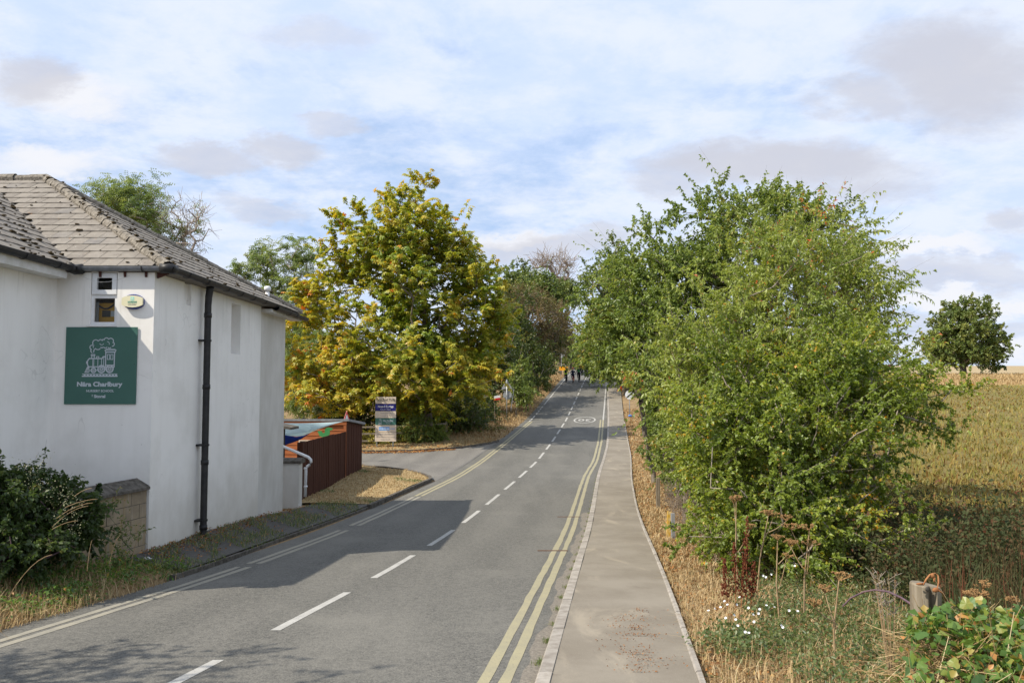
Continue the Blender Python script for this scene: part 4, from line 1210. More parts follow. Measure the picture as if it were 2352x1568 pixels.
# rendered gate pier with coping and a white waste pipe
pier = empty('gate_pier', (-6.9, 24.9, -3.85), 'low pale rendered pier with a dark coping beside the red-brown fence', 'wall')
mb = MB(); mb.box(-7.6, -6.52, 24.55, 24.95, -4.1, -2.34); mb.build('pier_body', M['grey_render'], pier)
mb = MB(); mb.prism([(-7.65, 24.48, -2.34), (-7.65, 24.48, -2.27), (-7.65, 24.62, -2.19), (-7.65, 24.88, -2.19), (-7.65, 25.02, -2.27), (-7.65, 25.02, -2.34)], (1.2, 0, 0)); mb.build('coping_stone', M['coping'], pier)
pp = MB(); q = [P(x, y_, 24.40) for x, y_ in ((630, 1016), (655, 1027), (700, 1046), (708.5, 1050), (713.5, 1055), (714.5, 1061), (711, 1067), (705, 1071), (702.5, 1077), (701, 1140))]
pp.tube(q, .045, 10)
for k in (1117, 1075): c = P(702, k, 24.40); pp.tube([c - Vector((0, 0, .03)), c + Vector((0, 0, .03))], .055, 10)
tag(pp.build('waste_pipe', M['upvc'], None, True), 'white plastic waste pipe bending down beside the rendered pier', 'pipe')
# small porch roof edge behind the house
po = empty('porch', (-8, 27.5, -2.6), 'small dark porch roof end showing behind the house wall', 'porch')
mb = MB(); a = P(674, 979, 27.5); mb.prism([(a.x - 1.6, 27.2, a.z + .28), (a.x, 27.2, a.z - .02), (a.x, 27.2, a.z - .1), (a.x - 1.6, 27.2, a.z + .12)], (0, 1.0, 0)); mb.build('roof', M['coping'], po)
mb = MB(); mb.box(a.x - 1.5, a.x - .45, 27.3, 28.1, -3.9, a.z - .05); mb.build('wall', M['room_dark'], po)

# ------------------------------------------------------------------ signs and posts
fw = empty('business_sign', (P(886, 1030, 46).x, 46, -3.6), 'tall stacked board of six panels headed Forest Road Works on two posts', 'sign')
def panel(x0, x1, y0, y1, mat, name='panel'):
    a, b = P(x0, y1, 46), P(x1, y0, 46)
    mb = MB(); mb.box(a.x, b.x, 45.98, 46.01, a.z, b.z)
    o = mb.build(name, mat, fw)
    return o, (a.x + b.x) / 2, (a.z + b.z) / 2, b.x - a.x, b.z - a.z
fy = 45.977
pn, cx, cz, w, h = panel(862.6, 909.6, 911, 926.4, M['panel_cream'])
text('lettering', 'Forest Road Works', .2, M['print_black'], (cx, fy, cz + .03), pn, bold=.002, width=w * .9, sy=1.0)
mb = MB(); mb.box(cx - w * .45, cx + w * .45, fy - .001, fy + .002, cz - .085, cz - .065); mb.build('rule', M['print_black'], pn)
pn, cx, cz, w, h = panel(862.4, 909.4, 927.3, 943.4, M['panel_navy'])
text('lettering', 'House & Carriage', .17, M['print_white'], (cx, fy, cz + .05), pn, bold=.002, width=w * .76)
text('lettering', 'Moving done differently', .075, M['print_white'], (cx, fy, cz - .11), pn, width=w * .52)
pn, cx, cz, w, h = panel(861.9, 909.6, 943.9, 959.3, M['panel_cream'])
text('lettering', '1', .11, M['print_grey'], (cx - w * .43, fy, cz), pn)
text('lettering', 'Matthews & Wilson', .1, M['print_grey'], (cx + w * .06, fy, cz + .07), pn, width=w * .62)
text('lettering', 'Lynott & Co', .1, M['print_grey'], (cx - w * .05, fy, cz - .07), pn, width=w * .36)
mb = MB(); mb.box(cx - w * .37, cx - w * .362, fy, fy + .002, cz - h * .45, cz + h * .45); mb.build('rule', M['print_grey'], pn)
pn, cx, cz, w, h = panel(862.2, 909.6, 959.7, 975.4, M['sign_green'])
text('lettering', 'Nära Charlbury', .12, M['sign_print'], (cx + w * .12, fy, cz + .05), pn, bold=.002, width=w * .5)
text('lettering', 'NURSERY SCHOOL', .06, M['sign_print'], (cx + w * .12, fy, cz - .045), pn, width=w * .3)
text('lettering', 'BY Storal', .06, M['sign_print'], (cx + w * .12, fy, cz - .115), pn, width=w * .16)
mb = MB(); u0 = cx - w * .27
for (x0, x1, z0, z1) in ((-.10, .10, -.15, -.13), (-.08, .08, -.10, -.085), (-.08, -.07, -.10, .0), (.07, .08, -.10, .09), (-.08, .08, -.005, .005), (-.0, .08, .085, .095), (.0, .01, .0, .09), (-.07, -.055, -.13, -.10), (.03, .045, -.13, -.10), (-.03, .06, .12, .135), (-.04, -.03, .06, .13)):
    mb.box(u0 + x0, u0 + x1, fy - .001, fy + .002, cz + z0, cz + z1)
mb.build('emblem', M['sign_print'], pn)
pn, cx, cz, w, h = panel(861.6, 910, 975.9, 991.7, M['panel_cream'])
text('lettering', '3', .11, M['print_grey'], (cx - w * .45, fy, cz), pn)
mb = MB(); mb.box(cx - w * .32, cx + w * .19, fy - .001, fy + .002, cz - .1, cz + .09); mb.build('band', M['print_blue'], pn)
text('lettering', 'onevillage', .15, M['print_white'], (cx - w * .065, fy - .003, cz), pn, bold=.002, width=w * .49)
text('lettering', '.com', .15, M['print_blue'], (cx + w * .32, fy, cz), pn, width=w * .24)
mb = MB(); mb.box(cx - w * .39, cx - w * .382, fy, fy + .002, cz - h * .45, cz + h * .45); mb.build('rule', M['print_grey'], pn)
pn, cx, cz, w, h = panel(861.2, 910, 992.4, 1013.3, M['panel_cream'])
text('lettering', 'PRIVATE CAR PARKING', .12, M['print_grey'], (cx, fy, cz + .14), pn, bold=.001, width=w * .76)
text('lettering', 'Unauthorised vehicles may be clamped', .08, M['print_grey'], (cx, fy, cz - .01), pn, width=w * .86)
text('lettering', 'Release Fee £50', .09, M['print_grey'], (cx, fy, cz - .15), pn, bold=.001, width=w * .44)
for px in (865, 902.5):
    c = P(px, 1030, 46.03); mb = MB(); mb.tube([(c.x, 46.05, -3.75), (c.x, 46.05, P(px, 912, 46).z)], .038, 10); mb.build('post', M['post_blue'], fw, True)

def disc(mb, c, r, n_, th, k=24, r0=0.0):
    n_ = Vector(n_).normalized(); a = n_.cross(Vector((0, 0, 1))).normalized(); b = Vector((0, 0, 1))
    mb.prism([Vector(c) + a * (r * math.cos(2 * math.pi * i / k)) + b * (r * math.sin(2 * math.pi * i / k)) for i in range(k)], n_ * th)
# backs of the warning signs on the left verge
sb = empty('road_sign', (P(1162, 958, 62).x, 62, float(gz(P(1162, 958, 62).x, 62))), 'grey backs of a triangular and a round road sign on one post', 'road sign')
top = P(1163.7, 870, 62); bl = P(1151, 894.5, 62); br = P(1178, 894.5, 62)
mb = MB(); mb.prism([top, br, bl], (0, .02, 0)); mb.build('triangle_plate', M['sign_back'], sb)
mb = MB(); disc(mb, P(1165.5, 907, 62), .335, (0, 1, 0), .02); mb.build('disc_plate', M['sign_back'], sb)
mb = MB(); a = P(1164, 872, 61.95); mb.tube([(a.x, 61.94, a.z), (a.x, 61.94, float(gz(a.x, 62)) - .2)], .035, 8); mb.build('post', M['steel'], sb, True)
for yy_ in (892.5, 898, 912, 876):
    mb = MB(); a, b = P(1155 if yy_ != 876 else 1161, yy_, 61.9), P(1176 if yy_ != 876 else 1166, yy_, 61.9); mb.box(a.x, b.x, 61.97, 61.995, a.z - .02, a.z + .02); mb.build('clamp', M['steel'], sb)
mb = MB(); mb.tube([P(1163, 910, 60.5), P(1180, 893, 60.5), P(1174, 936, 60.5), P(1173.5, 945, 60.5)], .03, 8)
tag(mb.build('bent_pole', M['steel'], None, True), 'thin bent metal pole beside the grey sign backs', 'pole')
bd = empty('agent_board', (P(1141, 930, 58.5).x, 58.5, -3), 'small red and white board leaning among the dark trees', 'sign')
a, b = P(1134.5, 919, 58.5), P(1149, 908.5, 58.5)
mb = MB(); mb.prism([(a.x, 58.5, a.z - .02), (b.x, 58.5, a.z + .05), (b.x, 58.5, b.z + .04), (a.x, 58.5, b.z - .03)], (0, .02, 0)); mb.build('board', M['print_white'], bd)
zc_ = (a.z + b.z) / 2; mb = MB(); mb.prism([(a.x, 58.49, a.z - .02), (b.x, 58.49, a.z + .05), (b.x, 58.49, zc_ + .03), (a.x, 58.49, zc_ - .03)], (0, .008, 0)); mb.build('band', M['road_red'], bd)
mb = MB(); mb.box(a.x + .03, a.x + .07, 58.52, 58.56, -3.4, a.z + .1); mb.build('post', M['post_wood'], bd)
# white board and frame high on the far hedge
mb = MB(); a, b = P(1287.5, 817.5, 118), P(1298, 811.4, 118); mb.box(a.x, b.x, 118, 118.05, a.z, b.z); mb.box(a.x + .1, a.x + .16, 118.05, 118.1, 1.5, a.z + .1)
tag(mb.build('white_notice', M['print_white'], None), 'small white notice on a post against the far hedge', 'sign')
# temporary yellow sign up the hill
ty = empty('temporary_sign', (P(1293, 855, 106).x, 106, 1.4), 'yellow temporary road sign on a metal frame up the hill by the verge', 'road sign')
a, b = P(1284.5, 850.5, 106), P(1303.5, 841.8, 106)
mb = MB(); mb.box(a.x, b.x, 106, 106.04, a.z, b.z); mb.build('plate', M['temp_yellow'], ty)
mb = MB(); c0_, c1_ = P(1288, 837.6, 106), P(1299, 837.6, 106)
mb.tube([(c0_.x, 106.05, 1.2), (c0_.x, 106.05, c0_.z), (c1_.x, 106.05, c0_.z), (c1_.x, 106.05, 1.2)], .03, 6); mb.build('frame', M['steel'], ty)
# speed sign and plain post on the right verge
sp = empty('speed_sign', (P(1445, 956, 64).x, 64, float(gz(P(1445, 956, 64).x, 64))), 'round white speed sign with black diagonal on a thin post by the hedge', 'road sign')
c = P(1446, 906.5, 64)
mb = MB(); disc(mb, c + Vector((0, -.01, 0)), .36, (0, 1, 0), .015, 32); mb.build('disc', M['print_white'], sp)
mb = MB(); mb.prism([c + Vector(q) for q in ((-.28, -.018, -.2), (-.22, -.018, -.26), (.28, -.018, .2), (.22, -.018, .26))], (0, .006, 0)); mb.build('bar', M['print_black'], sp)
mb = MB(); mb.tube([(c.x, 64.05, c.z + .3), (c.x, 64.05, sp.location.z - .2)], .035, 8); mb.build('post', M['post_grey'], sp, True)
mb = MB(); q = P(1447.5, 954.5, 63.8); mb.ball((q.x, q.y, q.z), .11, (1.3, 1, .8), 8, 6, .25)
tag(mb.build('blue_bag', M['bag_blue'], None), 'crumpled blue bag at the foot of the round speed sign', 'bag')
a = P(1477, 978, 56); mb = MB(); mb.tube([(a.x, 56, float(gz(a.x, 56)) - .2), (a.x, 56, P(1477, 905, 56).z)], .05, 8)
tag(mb.build('sign_post', M['post_wood'], None, True), 'plain grey-brown post at the hedge edge behind the speed sign', 'post')
# yellow hydrant marker and grey post
a = P(1536, 1233, 18.6)
mb = MB(); x0, zb_ = a.x, float(gz(a.x, 18.6)); mb.prism([(x0 - .045, 18.6, zb_ - .1), (x0 + .045, 18.6, zb_ - .1), (x0 + .075, 18.6, zb_ + .58), (x0 - .02, 18.6, zb_ + .60)], (0, .07, 0))
tag(mb.build('marker_post', M['marker_yellow'], None), 'short worn yellow marker post in the dry verge', 'post')
a = P(1546, 1243, 18.2)
gp = empty('grey_post', (a.x, 18.2, float(gz(a.x, 18.2))), 'short grey square post with a black band beside the yellow one', 'post')
zb_ = gp.location.z
mb = MB(); mb.box(a.x - .04, a.x + .04, 18.16, 18.24, zb_ - .1, zb_ + .60); mb.build('shaft', M['post_grey'], gp)
mb = MB(); mb.box(a.x - .044, a.x + .044, 18.156, 18.244, zb_ + .26, zb_ + .34); mb.build('band', M['print_black'], gp)
# timber posts of the old hedge fence
for (px, py, Yv, h_, tilt, lab) in ((1573, 1196, 20.9, 1.0, .06, 'leaning grey timber post in the hedge bottom behind the yellow marker'), (1513, 1172, 24.2, .95, -.01, 'upright grey timber post at the hedge edge farther up the pavement')):
    a = P(px, py, Yv); z0 = float(gz(a.x, Yv))
    mb = MB(); mb.prism([(a.x - .07, Yv - .05, z0 - .2), (a.x + .05, Yv - .05, z0 - .2), (a.x + .05 + tilt, Yv - .05, z0 + h_), (a.x - .06 + tilt, Yv - .05, z0 + h_ - .03)], (0, .1, 0))
    tag(mb.build('hedge_post', M['post_wood'], None), lab, 'post', 'old hedge fence posts')
# three rail fence behind the business sign
rf = empty('rail_fence', (P(930, 1030, 48.5).x, 48.5, -3.5), 'weathered three rail timber fence behind the Forest Road Works sign', 'fence')
fp = [(-12, 47.4), (-9.6, 47.6), (-7.6, 47.9), (-5.6, 48.6), (-4.1, 50.0)]
for i, (x, yq) in enumerate(fp):
    z0 = float(zr(yq)); mb = MB(); mb.box(x - .06, x + .06, yq - .06, yq + .06, z0 - .2, z0 + 1.25); mb.build('post', M['rail_wood'], rf)
for (x0, y0), (x1, y1) in zip(fp[:-1], fp[1:]):
    for hq in (.3, .72, 1.12):
        a = Vector((x0, y0 - .08, float(zr(y0)) + hq)); b = Vector((x1, y1 - .08, float(zr(y1)) + hq)); d = b - a
        mb = MB(); mb.obox((a + b) / 2, d, d.cross(Vector((0, 0, 1))), (0, 0, 1), d.length / 2, .02, .05); mb.build('rail', M['rail_wood'], rf)
# warning triangle seen edge-on beyond the shed
wt_ = empty('warning_sign', (P(796, 1000, 40).x, 40, -3.7), 'red bordered warning triangle seen almost edge-on above the shed roof', 'road sign')
c = P(796, 958, 40); ang = R(68); ax = Vector((math.cos(ang), math.sin(ang), 0)); nrm = Vector((ax.y, -ax.x, 0))
mb = MB(); mb.prism([c + ax * -.38 + Vector((0, 0, -.33)), c + ax * .38 + Vector((0, 0, -.33)), c + Vector((0, 0, .33))], nrm * .015); mb.build('plate', M['road_red'], wt_)
mb = MB(); cc = c + nrm * .017 + Vector((0, 0, -.06)); mb.prism([cc + ax * -.24 + Vector((0, 0, -.19)), cc + ax * .24 + Vector((0, 0, -.19)), cc + Vector((0, 0, .22))], nrm * .003); mb.build('face', M['print_white'], wt_)
mb = MB(); mb.tube([(c.x, 40.05, -4), (c.x, 40.05, c.z + .2)], .035, 8); mb.build('post', M['steel'], wt_, True)
# metal hoop poles farther along the verge
mb = MB()
for px in (1208, 1212): a = P(px, 893, 72); mb.tube([(a.x, 72, -2.4), (a.x, 72, P(px, 873, 72).z)], .035, 6)
a, b = P(1199, 877, 72), P(1212, 872, 72); mb.tube([a, b], .03, 6); a, b = P(1212, 873, 72), P(1222, 867, 72); mb.tube([a, b], .03, 6)
tag(mb.build('metal_hoop', M['steel'], None, True), 'pair of pale metal poles with cross arms in the far left hedge', 'pole')
# near split fence post
fpst = empty('fence_post', (P(2125, 1341, 4.3).x, 4.3, -2.6), 'round weathered fence post with a split and a knot among brambles', 'post')
c = P(2125.5, 1341, 4.3); mb = MB()
k = 20; rings_ = []
for zi, rr in ((-2.9, .078), (-1.9, .077), (-1.3, .075), (c.z - .01, .076), (c.z, .070)):
    for j in range(k):
        t = 2 * math.pi * j / k
        cut = .55 if (j == 15 and zi > -1.5) else 1
        r_ = rr * cut * (1 + .02 * math.sin(5 * t))
        rings_.append((c.x + r_ * math.cos(t), 4.3 + r_ * math.sin(t), zi + (-.012 * math.cos(t) if zi > -1.2 else 0)))
fs_ = [(i * k + j, i * k + (j + 1) % k, (i + 1) * k + (j + 1) % k, (i + 1) * k + j) for i in range(4) for j in range(k)] + [tuple(4 * k + j for j in range(k))]
mb.add(rings_, fs_); mb.build('shaft', M['post_wood'], fpst)
mb = MB(); q = P(2130, 1352, 4.3 - .076); mb.ball((q.x, q.y, q.z), .012, (1, .4, 1.2), 8, 5); mb.build('knot', M['coping'], fpst)
mb = MB(); mb.tube([P(x, y_, Yv) for x, y_, Yv in ((2108, 1341, 4.22), (2121, 1342, 4.2), (2127, 1330, 4.2), (2136, 1319, 4.22), (2148, 1316, 4.25), (2155, 1322, 4.25), (2156, 1338, 4.2), (2152, 1352, 4.18), (2166, 1362, 4.18), (2172, 1378, 4.2))], .0045, 6)
mb.ball(tuple(P(2141, 1321, 4.22)), .014, (1.3, .4, 1), 6, 4, .3); mb.ball(tuple(P(2150, 1354, 4.18)), .014, (1.3, .5, .9), 6, 4, .3); mb.ball(tuple(P(2146, 1331, 4.22)), .010, (.8, .5, 1.4), 6, 4, .3); mb.ball(tuple(P(2112, 1340, 4.2)), .012, (2, .6, .5), 6, 4, .3)
tag(mb.build('dead_vine', M['vine_dead'], None, True), 'shrivelled orange-brown vine looped over the split fence post', 'vine')
# crushed can by the house corner
q = P(338, 1276, 14.4); mb = MB(); mb.ball((q.x, q.y, float(gz(q.x, q.y)) + .05), .06, (1.5, .8, .7), 8, 5, .35)
tag(mb.build('crushed_can', M['foil'], None), 'crumpled silver can on the ground by the block wall', 'can')

# ------------------------------------------------------------------ cyclists
def skin_body(name, joints, edges, radii):
    me = bpy.data.meshes.new(name)
    me.from_pydata(joints, edges, [])
    o = bpy.data.objects.new(name, me); COL.objects.link(o)
    sm = o.modifiers.new('skin', 'SKIN'); sm.use_smooth_shade = True
    for i, r_ in enumerate(radii):
        me.skin_vertices[0].data[i].radius = (r_, r_)
    me.skin_vertices[0].data[0].use_root = True
    ss = o.modifiers.new('sub', 'SUBSURF'); ss.levels = 2; ss.render_levels = 2
    dg = bpy.context.evaluated_depsgraph_get()
    m2 = bpy.data.meshes.new_from_object(o.evaluated_get(dg))
    bpy.data.objects.remove(o)
    m2.name = name
    return m2
def cyclist(px, Yv, jacket, trousers, helmet, label, pack=None, lean=0.0, grp='cyclists riding up the hill'):
    x = P(px, 870, Yv).x
    root = empty('bicycle', (x, Yv, float(zr(Yv))), 'bicycle ridden by the ' + label.split('person ', 1)[1], 'bicycle', 'bicycles going up the hill')
    rot = (.085, 0, -math.atan(heading))
    root.rotation_euler = rot
    wr_ = .34
    for yy_ in (-.5, .55):
        mb = MB(); pts = [(0, yy_ + wr_ * math.cos(2 * math.pi * i / 20), wr_ + wr_ * math.sin(2 * math.pi * i / 20)) for i in range(21)]
        mb.tube(pts, .024, 6, False); t_ = link('wheel', mb.mesh('wheel', M['rubber']), root)
        mb = MB()
        for k in range(8): a = math.pi * k / 4; mb.tube([(0, yy_, wr_), (0, yy_ + .31 * math.cos(a), wr_ + .31 * math.sin(a))], .004, 4)
        link('spokes', mb.mesh('spokes', M['steel']), t_)
    mb = MB()
    for pth in (((0, -.5, .34), (0, -.12, .30), (0, .32, .62), (0, .40, .92)), ((0, -.12, .30), (0, -.24, .88)), ((0, -.22, .80), (0, .36, .80)), ((0, -.5, .34), (0, -.22, .80)), ((0, .40, .92), (0, .55, .34)), ((0, .40, .92), (0, .42, 1.02))):
        mb.tube(list(pth), .02, 6)
    link('frame', mb.mesh('frame', M['road_red'] if 'red helmet' in label else M['cloth_black']), root)
    mb = MB(); mb.tube([(-.30, .42, 1.03), (0, .42, 1.03), (.30, .42, 1.03)], .016, 6); link('handlebar', mb.mesh('handlebar', M['cloth_black']), root)
    mb = MB(); mb.ball((0, -.25, .92), .1, (.7, 1.3, .4), 8, 5); link('saddle', mb.mesh('saddle', M['cloth_black']), root)
    mb = MB(); mb.tube([(-.16, -.12, .46), (-.1, -.12, .30), (.1, -.12, .30), (.16, -.12, .15)], .014, 6); link('pedals', mb.mesh('pedals', M['steel']), root)
    J = [(0, -.22, 1.00), (0, -.12, 1.18), (0, .02, 1.38), (0, .09, 1.50), (0, .14, 1.58), (0, .19, 1.68), (0, .20, 1.76),
         (-.17, .05, 1.44), (-.27, .20, 1.22), (-.26, .40, 1.06), (-.25, .46, 1.04), (.17, .05, 1.44), (.27, .20, 1.22), (.26, .40, 1.06), (.25, .46, 1.04),
         (-.10, -.18, .95), (-.13, .12, .80), (-.13, -.08, .50), (-.13, .02, .47), (.10, -.18, .95), (.13, .04, .62), (.13, -.16, .22), (.13, -.04, .17)]
    E = [(0, 1), (1, 2), (2, 3), (3, 4), (4, 5), (5, 6), (2, 7), (7, 8), (8, 9), (9, 10), (2, 11), (11, 12), (12, 13), (13, 14), (0, 15), (15, 16), (16, 17), (17, 18), (0, 19), (19, 20), (20, 21), (21, 22)]
    Rr = [.15, .145, .16, .08, .06, .09, .075, .075, .05, .036, .03, .075, .05, .036, .03, .11, .075, .05, .045, .11, .075, .05, .045]
    me = skin_body('person', J, E, Rr)
    for m_ in (jacket, trousers, M['skin'], M['cloth_black']): me.materials.append(m_)
    for f in me.polygons:
        c = f.center
        if c.z > 1.56 or (c.z < .62 and .25 < c.z and c.y > -.5 and abs(c.x) > .07 and trousers is M['cloth_navy']): i = 2
        elif c.y > .38: i = 2
        elif c.z > 1.0 or (c.z > .95 and c.y > .15): i = 0
        elif c.z < .24 or (c.x < 0 and c.z < .52): i = 3
        else: i = 1
        f.material_index = i
        f.use_smooth = True
    pr = link('person', me, None, root.location, rot)
    tag(pr, label, 'person', grp)
    mb = MB(); mb.ball((0, .19, 1.79), .125, (.85, 1.15, .75), 10, 6); link('helmet', mb.mesh('helmet', helmet, smooth=True), pr)
    if pack:
        mb = MB(); mb.obox((0, -.17, 1.32), (1, 0, 0), (0, .5, 1), (0, -1, .5), .13, .18, .07); link('backpack', mb.mesh('backpack', pack), pr)
cyclist(1300, 97, M['hivis'], M['cloth_black'], M['cloth_black'], 'person in lime hi-vis jacket cycling nearest the verge', M['cloth_black'])
cyclist(1316, 96, M['cloth_navy'], M['cloth_navy'], M['road_red'], 'person in dark navy clothes and red helmet cycling in the middle')
cyclist(1329.5, 98, M['cloth_black'], M['cloth_black'], M['cloth_green'], 'person in black with green pack cycling rightmost of three abreast', M['cloth_green'])
cyclist(1336.5, 112, M['cloth_red'], M['cloth_black'], M['cloth_black'], 'person in red top cycling ahead of the other three')

# ------------------------------------------------------------------ vegetation builders
def unit(a):
    return a / np.maximum(np.linalg.norm(a, axis=1, keepdims=True), 1e-6)

def leaves_mesh(name, pos, d, nrm, L, Wd, tint, mat, fold=.22, droop=.12):
    """folded pointed leaves: 4 vertices and 2 triangles each"""
    d = unit(d)
    s = unit(np.cross(d, nrm)); n_ = np.cross(s, d)
    L = np.broadcast_to(np.asarray(L, float), (len(pos),))[:, None]; Wd = np.broadcast_to(np.asarray(Wd, float), (len(pos),))[:, None]
    mid = pos + d * L * .45
    tip = pos + d * L; tip[:, 2] -= (droop * L)[:, 0]
    r_ = mid + s * Wd * .5 + n_ * Wd * fold; l_ = mid - s * Wd * .5 + n_ * Wd * fold
    V = np.stack([pos, r_, tip, l_], 1).reshape(-1, 3)
    b = np.arange(len(pos)) * 4
    Fa = np.concatenate([np.stack([b, b + 1, b + 2], 1), np.stack([b, b + 2, b + 3], 1)], 0)
    return np_mesh(name, V, Fa, mat, np.repeat(np.clip(tint, 0, 1), 4))

def segs_mesh(name, A, B, ra, rb, mat, k=5):
    d = unit(B - A)
    up = np.where(np.abs(d[:, 2:3]) < .9, np.array([[0, 0, 1.]]), np.array([[1., 0, 0]]))
    a = unit(np.cross(d, up)); b = np.cross(a, d)
    n_ = len(A)
    V = np.zeros((n_, 2 * k, 3))
    for j in range(k):
        t = 2 * math.pi * j / k
        o = a * math.cos(t) + b * math.sin(t)
        V[:, j] = A + o * ra[:, None]; V[:, k + j] = B + o * rb[:, None]
    base = (np.arange(n_) * 2 * k)[:, None]
    Fa = np.concatenate([base + np.array([[j, (j + 1) % k, k + (j + 1) % k, k + j]]) for j in range(k)], 0)
    return np_mesh(name, V.reshape(-1, 3), Fa, mat, None, True)

def envelope(blobs, n, rg, shell=.45, lump=.2):
    """points in a union of lumpy ellipsoids, thicker towards the outside; returns points and outward vectors"""
    w = np.array([(b[3] * b[4] * b[5]) ** .75 for b in blobs]); w = w / w.sum()
    out, nor = [], []
    for b, wi in zip(blobs, w):
        m = max(3, int(round(n * wi)))
        d = unit(rg.normal(size=(m, 3)))
        ph = rg.uniform(0, 6.28, 6)
        lu = 1 + lump * (np.sin(d[:, 0] * 5 + ph[0]) * np.sin(d[:, 1] * 5 + ph[1]) + np.sin(d[:, 2] * 6 + ph[2] + d[:, 0] * 3) * .7 + .5 * np.sin(d[:, 1] * 11 + ph[3]) * np.sin(d[:, 2] * 10 + ph[4]))
        r_ = rg.uniform(0, 1, m) ** shell * lu
        out.append(np.array(b[:3]) + d * r_[:, None] * np.array(b[3:6])); nor.append(d)
    return np.concatenate(out), np.concatenate(nor)

def skeleton(base, top, tips, rg, step=.6, jitter=.08):
    base, top = np.array(base, float), np.array(top, float)
    m = max(2, int(np.linalg.norm(top - base) / step))
    t = np.linspace(0, 1, m + 1)
    pos = [base + (top - base) * q + (rg.normal(0, jitter, 3) if 0 < q else 0) for q in t]
    par = [-1] + list(range(m))
    order = np.argsort(np.linalg.norm(tips - (base + (top - base) * .5), axis=1))
    arr = np.zeros((len(tips) * 14 + m + 10, 3)); arr[:len(pos)] = pos
    cnt = len(pos); ends = np.zeros(len(tips), int)
    lim = max(1, int(m * .25))
    for ti in order:
        p = tips[ti]
        dv = p - arr[:cnt]
        dist = np.linalg.norm(dv, axis=1)
        cost = dist + .9 * np.maximum(0, .35 * dist - dv[:, 2])
        cost[:lim] += 3.0
        j = int(np.argmin(cost)); q = min(12, max(1, int(dist[j] / step)))
        a = arr[j].copy(); last = j
        for i in range(1, q + 1):
            f = i / q
            pt = a + (p - a) * f
            if i < q:
                pt = pt + rg.normal(0, jitter, 3) + np.array([0, 0, -.10 * dist[j] * math.sin(math.pi * f) * .6])
            arr[cnt] = pt; par.append(last); last = cnt; cnt += 1
        ends[ti] = last
    par = np.array(par); w = np.zeros(cnt); w[ends] += 1
    for i in range(cnt - 1, 0, -1):
        w[par[i]] += w[i]
    return arr[:cnt], par, np.maximum(w, 1), ends

def shoots(tips, out, rg, m, k, ln, up=.5, spread=.7, spike=0.0):
    """m shoots per tip with k leaf seats each -> seat positions, shoot dirs, tip index, shoot start/end"""
    n_ = len(tips)
    ti = np.repeat(np.arange(n_), m)
    d = out[ti] * .7 + rg.normal(0, spread, (len(ti), 3)); d[:, 2] += up
    d = unit(d)
    l_ = ln * rg.uniform(.5, 1.25, len(ti))
    if spike:
        big = rg.uniform(size=len(ti)) < spike
        l_[big] *= rg.uniform(1.6, 2.8, big.sum())
    st = tips[ti] + rg.normal(0, ln * .3, (len(ti), 3))
    t = (np.tile(np.linspace(.08, 1, k), len(ti)) + rg.uniform(-.05, .05, len(ti) * k))
    si = np.repeat(np.arange(len(ti)), k)
    bend = np.zeros((len(si), 3)); bend[:, 2] = -.18 * (t ** 2) * l_[si]
    pos = st[si] + d[si] * (t * l_[si])[:, None] + bend
    return pos, d[si], ti[si], st, st + d * l_[:, None]

